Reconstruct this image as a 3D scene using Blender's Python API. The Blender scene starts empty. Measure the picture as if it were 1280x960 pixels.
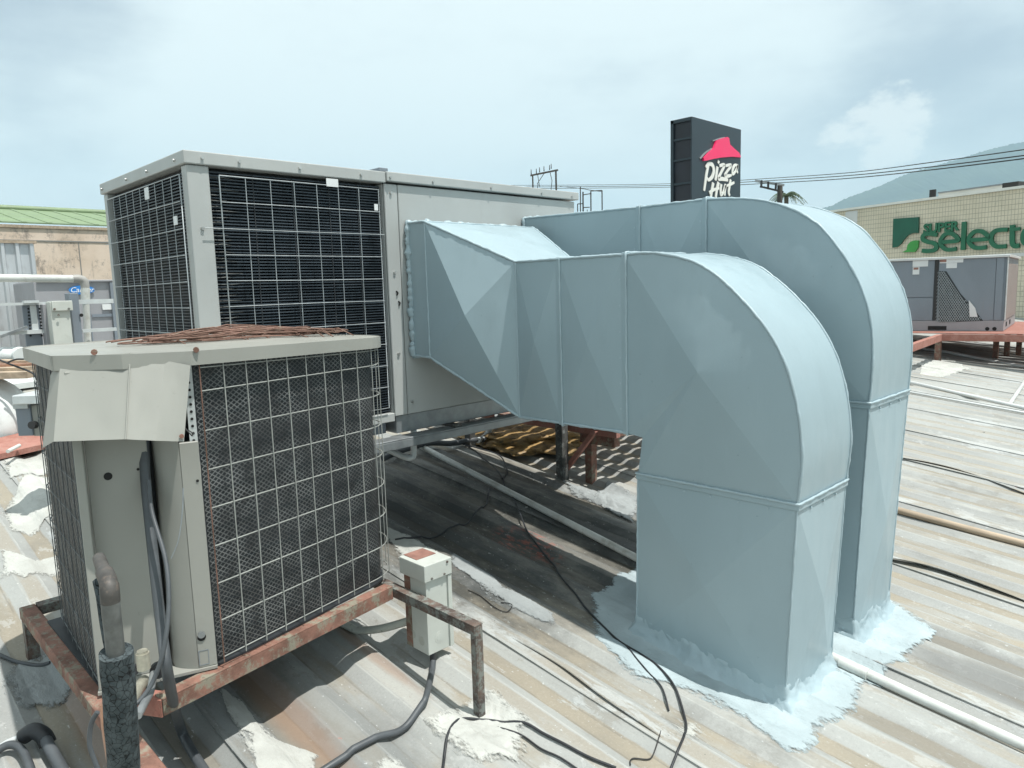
import bpy, math, random
from mathutils import Vector, Matrix, noise as mn
random.seed(7)
sc = bpy.context.scene
COL = sc.collection
# ------------------------------------------------------------------ camera
F = 902.0; CX = 640.0; CY = 480.0; H = 1.65
def _n(v): return Vector(v).normalized()
_eu = -_n((-892, -92, F)); _ev = _n((927, -145, F)); _ev = (_ev - _eu * _ev.dot(_eu)).normalized(); _ez = _eu.cross(_ev)
RM = Matrix((_eu, _ev, _ez))                 # world = RM @ (right, down, forward)
CAM = Vector((0, 0, H))
def ray(x, y): return RM @ Vector((x - CX, y - CY, F))
def atd(x, y, d): return CAM + ray(x, y) * (d / F)                 # point at forward distance d
def ax(x, y, i, val):
    d = ray(x, y); return CAM + d * ((val - CAM[i]) / d[i])
def atp(x, y, p0, nrm):
    d = ray(x, y); return CAM + d * ((Vector(p0) - CAM).dot(nrm) / d.dot(nrm))
cd = bpy.data.cameras.new("camera"); cam = bpy.data.objects.new("camera", cd); COL.objects.link(cam)
cam.matrix_world = Matrix.Translation(CAM) @ Matrix((RM @ Vector((1, 0, 0)), RM @ Vector((0, -1, 0)), RM @ Vector((0, 0, -1)))).transposed().to_4x4()
cd.sensor_width = 36; cd.lens = F / 1280 * 36; cd.clip_start = 0.05; cd.clip_end = 12000
sc.camera = cam
# ------------------------------------------------------------------ light
SUN = Vector((0.34, 0.105, 1.0)).normalized()
W = bpy.data.worlds.new("World"); sc.world = W; W.use_nodes = True
wn = W.node_tree.nodes; wl = W.node_tree.links; wn.clear()
def wnode(t, **k):
    n = wn.new(t)
    for a, b in k.items(): setattr(n, a, b)
    return n
sky = wnode('ShaderNodeTexSky', sky_type='NISHITA', sun_disc=False)
sky.sun_elevation = math.asin(SUN.z); sky.sun_rotation = math.atan2(SUN.x, SUN.y)
sky.air_density = 1.0; sky.dust_density = 1.0; sky.ozone_density = 1.0
tc = wnode('ShaderNodeTexCoord')
def wmap(scale, loc=(0, 0, 0)):
    m = wnode('ShaderNodeMapping'); m.inputs['Scale'].default_value = scale; m.inputs['Location'].default_value = loc
    wl.new(tc.outputs['Generated'], m.inputs['Vector']); return m
def wnoise(scale, mscale, det=6, rough=.55, loc=(0, 0, 0)):
    m = wmap(mscale, loc); n = wnode('ShaderNodeTexNoise'); n.inputs['Scale'].default_value = scale
    n.inputs['Detail'].default_value = det; n.inputs['Roughness'].default_value = rough
    wl.new(m.outputs[0], n.inputs['Vector']); return n
def wmath(op, a, b=None, clamp=False):
    n = wnode('ShaderNodeMath', operation=op, use_clamp=clamp)
    for i, v in enumerate((a, b)):
        if v is None: continue
        if isinstance(v, (int, float)): n.inputs[i].default_value = v
        else: wl.new(v, n.inputs[i])
    return n.outputs[0]
def wramp(v, a, b):
    n = wnode('ShaderNodeMapRange', clamp=True, interpolation_type='SMOOTHSTEP'); n.inputs['From Min'].default_value = a; n.inputs['From Max'].default_value = b
    wl.new(v, n.inputs['Value']); return n.outputs[0]
def wspot(px, py, c0, c1):      # a cloud or a gap in the clouds around one direction of the sky
    d = ray(px, py).normalized(); dp = wnode('ShaderNodeVectorMath', operation='DOT_PRODUCT')
    nm = wnode('ShaderNodeVectorMath', operation='NORMALIZE'); wl.new(tc.outputs['Generated'], nm.inputs[0])
    wl.new(nm.outputs[0], dp.inputs[0]); dp.inputs[1].default_value = d
    return wramp(dp.outputs['Value'], math.cos(math.radians(c0)), math.cos(math.radians(c1)))
big = wnoise(2.2, (1, 1, 3.0), 5, .5, (3.1, 1.7, 0)).outputs['Fac']
fine = wnoise(9, (1, 1, 2.2), 8, .6).outputs['Fac']
veil = wmath('ADD', wmath('MULTIPLY', big, .8), wmath('MULTIPLY', fine, .28))
gaps = wmath('ADD', wspot(-10, -20, 13, 2), wmath('MULTIPLY', wspot(1340, 90, 17, 3), .75))
gaps = wmath('ADD', gaps, wmath('MULTIPLY', wspot(1000, 230, 7, 1), .35))
veil = wmath('SUBTRACT', veil, wmath('MULTIPLY', gaps, .30))
cov = wmath('ADD', wmath('MULTIPLY', wramp(veil, .10, .54), .62), .38)
puff = wmath('MULTIPLY', wramp(wmath('ADD', wmath('MULTIPLY', wnoise(16, (1, 1, 1.6), 8, .62, (0, 2, 0)).outputs['Fac'], 1.0), wmath('ADD', wmath('MULTIPLY', wspot(1085, 158, 5.0, .3), .42), wmath('MULTIPLY', wspot(1150, 150, 3, .3), .12))), .76, .94), .75)
mixc = wnode('ShaderNodeMix', data_type='RGBA'); wl.new(cov, mixc.inputs['Factor']); wl.new(sky.outputs[0], mixc.inputs['A']); mixc.inputs['B'].default_value = (11.3, 12.6, 12.7, 1)
mixp = wnode('ShaderNodeMix', data_type='RGBA'); wl.new(puff, mixp.inputs['Factor']); wl.new(mixc.outputs['Result'], mixp.inputs['A']); mixp.inputs['B'].default_value = (13.4, 13.7, 13.1, 1)
bg = wnode('ShaderNodeBackground'); bg.inputs['Strength'].default_value = 0.068
wo = wnode('ShaderNodeOutputWorld'); wl.new(mixp.outputs['Result'], bg.inputs['Color']); wl.new(bg.outputs[0], wo.inputs['Surface'])
sl = bpy.data.lights.new("sun", 'SUN'); sl.energy = 4.7; sl.angle = math.radians(.55); sl.color = (1, .98, .93)
so = bpy.data.objects.new("sun", sl); COL.objects.link(so); so.rotation_euler = SUN.to_track_quat('Z', 'Y').to_euler(); so.location = (3, 1, 8)
sc.view_settings.view_transform = 'Standard'; sc.view_settings.look = 'None'; sc.view_settings.exposure = 0.36; sc.view_settings.gamma = 1
# ------------------------------------------------------------------ materials
MATS = {}
class NT:
    def __init__(s, name):
        s.m = bpy.data.materials.new(name); s.m.use_nodes = True; s.t = s.m.node_tree; s.n = s.t.nodes; s.l = s.t.links
        s.b = s.n['Principled BSDF']; s.tc = s.n.new('ShaderNodeTexCoord'); s.g = s.n.new('ShaderNodeNewGeometry')
        s.src = s.tc.outputs['Object']
    def lk(s, v, i):
        if isinstance(v, (int, float)): i.default_value = v
        elif isinstance(v, tuple): i.default_value = v if len(v) == len(i.default_value) else (*v, 1)
        else: s.l.new(v, i)
    def map(s, scale=(1, 1, 1), loc=(0, 0, 0), rot=(0, 0, 0)):
        m = s.n.new('ShaderNodeMapping'); m.inputs['Scale'].default_value = scale; m.inputs['Location'].default_value = loc; m.inputs['Rotation'].default_value = rot
        s.l.new(s.src, m.inputs['Vector']); return m.outputs[0]
    def noise(s, scale, ms=(1, 1, 1), det=5, rough=.55, loc=(0, 0, 0), dist=0):
        n = s.n.new('ShaderNodeTexNoise'); n.inputs['Scale'].default_value = scale; n.inputs['Detail'].default_value = det; n.inputs['Roughness'].default_value = rough
        n.inputs['Distortion'].default_value = dist
        s.l.new(s.map(ms, loc), n.inputs['Vector']); return n.outputs['Fac']
    def vor(s, scale, ms=(1, 1, 1), feat='F1', loc=(0, 0, 0)):
        n = s.n.new('ShaderNodeTexVoronoi'); n.feature = feat; n.inputs['Scale'].default_value = scale
        s.l.new(s.map(ms, loc), n.inputs['Vector']); return n.outputs['Distance']
    def math(s, op, a, b=0.0, clamp=False):
        n = s.n.new('ShaderNodeMath'); n.operation = op; n.use_clamp = clamp; s.lk(a, n.inputs[0]); s.lk(b, n.inputs[1]); return n.outputs[0]
    def step(s, v, a, b, o0=0.0, o1=1.0):
        n = s.n.new('ShaderNodeMapRange'); n.interpolation_type = 'SMOOTHSTEP'; n.inputs['From Min'].default_value = a; n.inputs['From Max'].default_value = b
        n.inputs['To Min'].default_value = o0; n.inputs['To Max'].default_value = o1; s.lk(v, n.inputs['Value']); return n.outputs[0]
    def mix(s, f, a, b, typ='MIX'):
        n = s.n.new('ShaderNodeMix'); n.data_type = 'RGBA'; n.blend_type = typ; s.lk(f, n.inputs['Factor']); s.lk(a, n.inputs['A']); s.lk(b, n.inputs['B']); return n.outputs['Result']
    def sep(s, v=None):
        n = s.n.new('ShaderNodeSeparateXYZ'); s.l.new(v or s.src, n.inputs[0]); return n.outputs
    def bump(s, h, strength=.3, dist=.01):
        n = s.n.new('ShaderNodeBump'); n.inputs['Strength'].default_value = strength; n.inputs['Distance'].default_value = dist; s.lk(h, n.inputs['Height']); s.l.new(n.outputs[0], s.b.inputs['Normal'])
    def out(s, col, rough=.5, metal=0.0, spec=None):
        s.lk(col, s.b.inputs['Base Color']); s.lk(rough, s.b.inputs['Roughness']); s.lk(metal, s.b.inputs['Metallic'])
        if spec is not None: s.b.inputs['Specular IOR Level'].default_value = spec
        return s.m
def c3(c, k): return tuple(min(1, x * k) for x in c)
def plain(name, col, rough=.5, metal=0.0, var=.18, sc_=6, spec=None, dirt=None, damt=.5, bump=0, wrld=False, ms=(1, 1, 1)):
    t = NT(name)
    if wrld: t.src = t.g.outputs['Position']
    f = t.noise(sc_, ms, 6, .6)
    c = t.mix(t.step(f, .3, .7), c3(col, 1 - var), c3(col, 1 + var))
    if dirt:
        g = t.noise(sc_ * 2.3, ms, 7, .65, (5, 3, 1)); c = t.mix(t.step(g, .62 - .2 * damt, .8 - .12 * damt, 0, damt), c, dirt)
    if bump: t.bump(t.noise(sc_ * 6, ms, 4), bump, .004)
    MATS[name] = t.out(c, t.step(f, .3, .7, max(0, rough - .07), min(1, rough + .07)), metal, spec)
    return MATS[name]
# painted duct
def duct_mat(name, col, bmp=.10):
    t = NT(name); t.src = t.g.outputs['Position']
    f = t.noise(1.7, (1, 1, .7), 4, .5); g = t.noise(14, (1, 1, .35), 6, .6); h = t.noise(90, (1, 1, 1), 4, .6)
    c = t.mix(t.step(f, .3, .7), c3(col, .93), c3(col, 1.05)); c = t.mix(t.step(g, .55, .8, 0, .35), c, c3(col, .84))
    c = t.mix(t.step(h, .66, .8, 0, .4), c, c3(col, 1.25)); k = t.noise(6, (2.2, 2.2, .25), 8, .7, (3, 3, 3)); c = t.mix(t.step(k, .55, .72, 0, .25), c, c3(col, .90)); c = t.mix(t.step(k, .42, .30, 0, .25), c, c3(col, 1.08))
    sp = t.noise(38, (1, 1, 1), 5, .6, (7, 3, 3)); c = t.mix(t.step(sp, .70, .74, 0, .5), c, c3(col, .62))
    t.bump(t.math('ADD', t.math('ADD', t.math('MULTIPLY', t.noise(3.2, (1, 1, 1), 2), 2.6), t.math('MULTIPLY', k, .35)), t.math('MULTIPLY', h, .10)), bmp, .02)
    MATS[name] = t.out(c, t.step(g, .3, .7, .30, .46), 0, .5); return MATS[name]
duct_mat('duct_paint', (.302, .39, .425)); duct_mat('duct_sealant', (.35, .44, .475), .5)
def unit_mat(name, col, dirt=(.25, .23, .2), rough=.42):
    t = NT(name); f = t.noise(2.5, (1, 1, .6), 5); g = t.noise(7, (1.2, 1.2, .25), 7, .68, (2, 0, 5)); h = t.noise(60, (1, 1, 1), 3)
    c = t.mix(t.step(f, .3, .7), c3(col, .93), c3(col, 1.05)); c = t.mix(t.step(g, .56, .78, 0, .33), c, dirt); c = t.mix(t.step(h, .68, .78, 0, .35), c, c3(col, .7))
    t.bump(t.noise(4, (1, 1, 1), 3), .12, .02)
    MATS[name] = t.out(c, t.step(g, .3, .7, rough - .06, rough + .1), 0, .4); return MATS[name]
unit_mat('unit_grey', (.40, .415, .405)); unit_mat('unit_beige', (.29, .29, .263)); unit_mat('unit_dark', (.20, .228, .26)); unit_mat('unit_back', (.30, .30, .315))
# roof sheets
def roof_mat():
    t = NT('weathered_roof_paint'); t.src = t.g.outputs['Position']
    X, Y, Z = t.sep()[0:3]
    edge = t.math('MULTIPLY', t.math('SUBTRACT', t.noise(9, (.35, 1, 1), 9, .75, (3, 2, 0)), .5), .10)
    ty = t.math('ABSOLUTE', t.math('SUBTRACT', t.math('FRACT', t.math('ADD', t.math('DIVIDE', t.math('SUBTRACT', Y, 1.9), .2625), 40.5)), .5))     # 0 on a rib, .5 in the valley
    tye = t.math('ADD', ty, edge)
    tan = t.mix(t.step(t.noise(2.2, (.5, 1, 1), 6, .6), .35, .65), (.31, .275, .215), (.25, .225, .18))
    grey = t.mix(t.step(t.noise(1.8, (.5, 1.2, 1), 6, .6, (5, 1, 0)), .35, .65), (.345, .352, .335), (.265, .27, .26))
    mixl = t.step(t.noise(1.3, (.45, 1.6, 1), 7, .65, (9, 1, 0)), .37, .50)
    valley = t.mix(mixl, grey, tan); base = t.mix(t.step(tye, .33, .36), grey, valley)
    base = t.mix(t.math('MULTIPLY', t.step(tye, .14, .11), t.step(t.noise(1.9, (.5, 2, 1), 7, .65, (19, 1, 0)), .40, .50)), base, t.mix(mixl, (.36, .36, .335), (.30, .28, .24)))
    yy = t.math('FRACT', t.math('DIVIDE', t.math('SUBTRACT', Y, 1.9 - 5.25 - .525), 1.05)); d = t.math('ABSOLUTE', t.math('SUBTRACT', yy, .5))   # 0 at a seam
    w = t.math('ADD', t.math('MULTIPLY', t.noise(3.1, (.4, 1.4, 1), 11, .74, (3, 9, 0)), .60), t.math('MULTIPLY', t.noise(26, (.5, 1.6, 1), 6, .7), .14))
    white = t.step(t.math('SUBTRACT', w, t.math('MULTIPLY', d, .75)), .345, .375)
    base = t.mix(t.math('MULTIPLY', white, .66), base, (.43, .45, .445))
    sp = t.step(t.noise(7, (.6, 1.6, 1), 11, .76, (4, 1, 0)), .635, .65)
    base = t.mix(t.math('MULTIPLY', sp, .5), base, (.45, .445, .42))
    st = t.noise(4, (.12, 4, 1), 7, .7, (2, 2, 0)); base = t.mix(t.step(st, .54, .70, 0, .25), base, (.22, .21, .185))
    gr = t.noise(120, (1, 1, 1), 3, .6, (1, 7, 0)); base = t.mix(t.step(gr, .52, .72, 0, .16), base, (.13, .13, .12)); base = t.mix(t.step(gr, .46, .28, 0, .14), base, (.55, .55, .52))
    ln = t.math('MULTIPLY', t.step(t.math('ABSOLUTE', t.math('SUBTRACT', ty, .372)), .022, .0), t.step(t.noise(5, (.4, 2, 1), 8, .7, (4, 4, 0)), .48, .56)); base = t.mix(t.math('MULTIPLY', ln, .55), base, (.16, .15, .13))
    l2 = t.math('MULTIPLY', t.step(t.math('ABSOLUTE', t.math('SUBTRACT', ty, .155)), .02, .0), t.step(t.noise(6, (.4, 2, 1), 8, .7, (8, 4, 0)), .46, .54)); base = t.mix(t.math('MULTIPLY', l2, .5), base, (.45, .45, .42))
    pl_ = t.noise(4.5, (.8, 1.2, 1), 12, .74, (21, 13, 0)); base = t.mix(t.step(pl_, .60, .612, 0, .5), base, (.235, .22, .19)); base = t.mix(t.step(pl_, .405, .395, 0, .4), base, (.45, .455, .44))
    dirt = t.noise(1.5, (.8, 1.3, 1), 10, .72, (16, 11, 0)); base = t.mix(t.step(dirt, .53, .66, 0, .5), base, (.16, .155, .14))
    # grime plus painted-in shade under the duct run and the big unit
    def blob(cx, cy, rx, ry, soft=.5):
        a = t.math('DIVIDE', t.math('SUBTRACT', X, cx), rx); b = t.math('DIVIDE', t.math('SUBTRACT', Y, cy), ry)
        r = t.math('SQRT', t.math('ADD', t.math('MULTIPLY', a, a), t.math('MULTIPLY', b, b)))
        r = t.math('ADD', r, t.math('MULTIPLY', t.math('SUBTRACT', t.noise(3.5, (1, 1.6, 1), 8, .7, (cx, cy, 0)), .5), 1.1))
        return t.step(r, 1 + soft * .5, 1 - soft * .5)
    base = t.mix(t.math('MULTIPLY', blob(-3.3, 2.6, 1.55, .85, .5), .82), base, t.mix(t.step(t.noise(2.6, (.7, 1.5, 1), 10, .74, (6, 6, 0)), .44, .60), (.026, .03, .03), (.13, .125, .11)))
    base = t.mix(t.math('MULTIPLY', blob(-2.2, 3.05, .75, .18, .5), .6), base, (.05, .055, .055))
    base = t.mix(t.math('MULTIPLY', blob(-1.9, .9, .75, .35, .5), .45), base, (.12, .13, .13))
    rs = t.math('MULTIPLY', blob(-2.6, 2.62, .22, .12, .5), t.step(t.noise(26, (.7, 1.6, 1), 7, .75), .48, .6)); base = t.mix(t.math('MULTIPLY', rs, .7), base, (.33, .11, .08))
    f3 = t.step(t.noise(48, (.8, 1.4, 1), 5, .62, (3, 12, 0)), .665, .70); base = t.mix(t.math('MULTIPLY', f3, .8), base, (.50, .52, .52)); f4 = t.step(t.noise(19, (.7, 1.8, 1), 9, .75, (13, 12, 0)), .62, .66); base = t.mix(t.math('MULTIPLY', f4, .35), base, (.40, .41, .40))
    for (cx, cy, rx, ry) in ((-2.55, 1.02, .9, .055), (-2.3, .52, .6, .04), (-2.3, 1.42, .35, .03)):
        base = t.mix(t.math('MULTIPLY', blob(cx, cy, rx, ry, .9), .5), base, (.26, .15, .09))
    for (cx, cy, rx, ry, k) in ((-.45, 3.15, .5, .1, .6), (-.75, 3.35, .5, .06, .55), (-.62, 2.55, .35, .06, .4), (.0, 2.2, .5, .1, .45)):
        base = t.mix(t.math('MULTIPLY', blob(cx, cy, rx, ry, .9), k), base, (.12, .12, .115))
    rd = t.math('MULTIPLY', t.step(t.noise(2.3, (1, 3, 1), 7, .7, (11, 3, 0)), .66, .69), t.step(t.noise(23, (1, 2, 1), 5), .5, .6)); base = t.mix(t.math('MULTIPLY', rd, .5), base, (.45, .13, .09))
    spk = t.step(t.noise(55, (.8, 1.3, 1), 4, .6), .70, .76, 0, .75); base = t.mix(spk, base, (.09, .09, .085))
    spw = t.step(t.noise(42, (.7, 1.5, 1), 4, .6, (8, 8, 0)), .70, .75, 0, .7); base = t.mix(spw, base, (.66, .66, .62))
    t.bump(t.math('ADD', t.math('ADD', t.math('MULTIPLY', white, .35), t.math('MULTIPLY', sp, .45)), t.math('ADD', t.math('MULTIPLY', t.noise(34, (.8, 1.2, 1), 6, .7), .45), t.math('MULTIPLY', t.noise(4, (.6, 1.2, 1), 3), 1.4))), .45, .006)
    MATS['roof'] = t.out(base, t.step(w, .3, .6, .66, .48), 0, .35)
roof_mat()
def rust_mat(name, a, b, cpaint, amt):
    t = NT(name); t.src = t.g.outputs['Position']
    c = t.mix(t.step(t.noise(9, (1, 1, 1), 7, .7), .35, .65), a, b)
    c = t.mix(t.step(t.noise(21, (1, 1, 1), 9, .75, (3, 3, 3)), .60 - amt * .25, .70 - amt * .2, 0, .8), c, cpaint)
    c = t.mix(t.step(t.noise(60, (1, 1, 1), 5, .6, (3, 1, 3)), .6, .7, 0, .5), c, (.05, .035, .03))
    t.bump(t.noise(45, (1, 1, 1), 6, .7), .5, .004); MATS[name] = t.out(c, .78, 0, .3)
rust_mat('rusty_steel', (.15, .08, .06), (.27, .14, .105), (.24, .245, .19), .45)
rust_mat('rusty_steel_dark', (.07, .055, .05), (.15, .105, .085), (.22, .24, .22), .6)
rust_mat('red_primer', (.30, .13, .10), (.38, .19, .155), (.33, .22, .18), .2)
rust_mat('dark_angle', (.05, .05, .05), (.13, .13, .12), (.30, .31, .30), .3)
rust_mat('beige_box_rust', (.42, .43, .38), (.47, .48, .43), (.30, .13, .07), -.05)
rust_mat('rusty_wire', (.13, .075, .055), (.24, .14, .11), (.32, .26, .20), .2)
plain('box_grey', (.50, .52, .48), .45, 0, .07, 5, None, (.3, .3, .26), .3)
plain('red_paint', (.27, .14, .11), .6, 0, .2, 30)
plain('galvanised', (.31, .33, .34), .38, .55, .15, 14, None, (.3, .3, .28), .4)
plain('galv_bright', (.58, .61, .61), .45, .25, .1, 9)
plain('wire_shaded', (.10, .115, .12), .5, .1, .2, 18)  # guard wire with the shade of the left side painted into its colour
plain('wire_coated', (.30, .31, .29), .45, .1, .15, 18)
plain('wire_white', (.38, .41, .42), .4, .2, .12, 18)
plain('fin_dark', (.052, .065, .078), .42, .35, .25, 9)
plain('fin_deep', (.022, .026, .03), .6, 0, .2, 9)
plain('coil_mesh', (.145, .15, .148), .45, .3, .45, 7, None, (.05, .05, .05), .9)
plain('black_rubber', (.025, .027, .03), .5, 0, .25, 12, None, (.12, .12, .12), .3)
plain('grey_conduit', (.065, .072, .078), .5, 0, .2, 12)
plain('pvc_white', (.55, .56, .53), .35, 0, .1, 4, None, (.33, .31, .26), .7)
plain('pvc_shade', (.50, .53, .53), .35, 0, .08, 5, None, (.3, .3, .28), .5)
plain('sealant_white', (.50, .505, .47), .6, 0, .06, 9, None, (.42, .41, .36), .5, .6)
plain('sealant_grey', (.33, .35, .35), .6, 0, .1, 9, None, (.24, .24, .23), .5, .5)
plain('roof_blue', (.37, .46, .485), .5, 0, .07, 6, None, (.36, .43, .45), .6, .6)
plain('hole_black', (.01, .01, .01), .8)
plain('bolt', (.5, .5, .48), .35, .7, .2, 20)
plain('sticker', (.66, .67, .67), .4, 0, .03, 4)
plain('copper', (.45, .25, .17), .4, .6, .2, 15, None, (.2, .25, .22), .5)
plain('pipe_grey', (.12, .125, .12), .5, .3, .3, 25, None, (.07, .07, .06), .6)
plain('old_pipe', (.07, .065, .06), .6, .2, .25, 30, None, (.2, .15, .12), .6)
plain('brass', (.48, .46, .38), .4, .5, .2, 25)
plain('sign_dark', (.018, .032, .042), .35, 0, .15, 2)
plain('sign_side', (.012, .016, .024), .5, 0, .3, 4)
plain('logo_red', (.80, .03, .13), .4, 0, .03, 3)
plain('letter_cream', (.72, .72, .67), .4, 0, .04, 3)
plain('logo_green_dark', (.008, .10, .06), .45, 0, .08, 3)
plain('logo_green', (.05, .30, .06), .45, 0, .08, 3)
plain('letter_green', (.012, .13, .065), .45, 0, .1, 3)
plain('blue_logo', (.03, .20, .55), .4, 0, .05, 3)
plain('white_letter', (.75, .77, .78), .4, 0, .03, 3)
plain('zinc', (.50, .52, .53), .42, .35, .12, 3, None, (.30, .29, .28), .6, 0, False, (1, 1, .3))
plain('green_roof', (.17, .235, .125), .6, 0, .12, 2, None, (.28, .36, .24), .5)
plain('wire_dark', (.02, .02, .02), .6)
plain('pole_wood', (.07, .06, .05), .8, 0, .3, 3)
plain('leaf', (.05, .085, .035), .6, 0, .35, 2)
plain('leaf_yellow', (.35, .36, .14), .6, 0, .2, 2)
plain('trunk', (.13, .11, .09), .85, 0, .3, 4)
plain('concrete_far', (.25, .245, .23), .85, 0, .15, .2)
plain('city_ground', (.12, .13, .10), .9, 0, .4, .01)
plain('light_metal', (.60, .61, .60), .4, .2, .06, 2)
plain('tarp_white', (.62, .65, .64), .6, 0, .05, 4, None, (.45, .46, .44), .5, .3)
plain('wood_plank', (.38, .30, .22), .8, 0, .25, 3, None, (.2, .16, .12), .5, 0, False, (.3, 6, 6))
plain('elbow_grey', (.30, .29, .27), .5, 0, .15, 8)
plain('brown_panel', (.24, .21, .195), .6, 0, .08, 3)
plain('foam_gold', (.28, .18, .07), .5, 0, .5, 7, None, (.04, .034, .02), .85, .9)
def hill_mat():
    t = NT('hill_forest'); t.src = t.g.outputs['Position']
    f = t.noise(.006, (1, 1, 1), 9, .7); MATS['hill'] = t.out(t.mix(t.step(f, .35, .65), (.03, .05, .04), (.055, .08, .055)), .9, 0, .1)
hill_mat()
def patch_mat(name, col, dirt):
    t = NT(name); t.src = t.g.outputs['Position']; a = t.n.new('ShaderNodeAttribute'); a.attribute_name = 'edge'
    n1 = t.noise(16, (.45, 1.3, 1), 9, .75); n2 = t.noise(60, (.7, 1.3, 1), 6, .7, (2, 2, 2)); n3 = t.noise(5, (1, 1, 1), 6, .6, (9, 2, 2))
    v = t.math('ADD', a.outputs['Fac'], t.math('ADD', t.math('MULTIPLY', t.math('SUBTRACT', n1, .5), .16), t.math('MULTIPLY', t.math('SUBTRACT', n2, .5), .11)))
    c = t.mix(t.step(n3, .35, .65), c3(col, .9), c3(col, 1.08)); c = t.mix(t.step(n1, .56, .68, 0, .6), c, dirt); c = t.mix(t.step(n2, .62, .72, 0, .5), c, c3(dirt, .7))
    t.bump(t.math('ADD', n2, t.math('MULTIPLY', n1, 1.5)), .6, .006); t.lk(t.step(v, .0, .04), t.b.inputs['Alpha']); MATS[name] = t.out(c, .6, 0, .3)
patch_mat('sealant_white', (.46, .465, .435), (.34, .33, .29)); patch_mat('sealant_grey', (.30, .32, .32), (.2, .2, .19)); patch_mat('roof_blue', (.38, .45, .47), (.29, .34, .35))
def crack_mat():
    t = NT('cracked_insulation'); t.src = t.tc.outputs['Object']
    d = t.vor(115, (1, 1, .75), 'DISTANCE_TO_EDGE'); n = t.noise(45, (1, 1, 1), 6)
    e = t.step(t.math('ADD', d, t.math('MULTIPLY', n, .14)), .06, .12)
    c = t.mix(e, (.006, .007, .008), t.mix(t.step(n, .35, .65), (.035, .046, .05), (.075, .092, .097)))
    t.bump(t.math('ADD', e, t.math('MULTIPLY', n, .3)), .9, .006); MATS['cracked'] = t.out(c, .8, 0, .3)
crack_mat()
def wall_mat():
    t = NT('stained_plaster'); t.src = t.g.outputs['Position']
    c = t.mix(t.step(t.noise(1.2, (1, 1, 1), 6, .6), .35, .65), (.60, .48, .38), (.68, .56, .46))
    c = t.mix(t.step(t.noise(1.6, (1, 1.3, 1.1), 11, .82, (3, 1, 2)), .50, .62, 0, .75), c, (.17, .15, .14))
    c = t.mix(t.step(t.noise(2.2, (1, 2.2, .35), 8, .7, (3, 8, 2)), .56, .7, 0, .6), c, (.20, .17, .15))
    c = t.mix(t.step(t.noise(1.5, (1, .6, .9), 5, .6, (1, 5, 2)), .60, .63, 0, .5), c, (.52, .42, .33))
    MATS['stained_wall'] = t.out(c, .85, 0, .2)
wall_mat()
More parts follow.
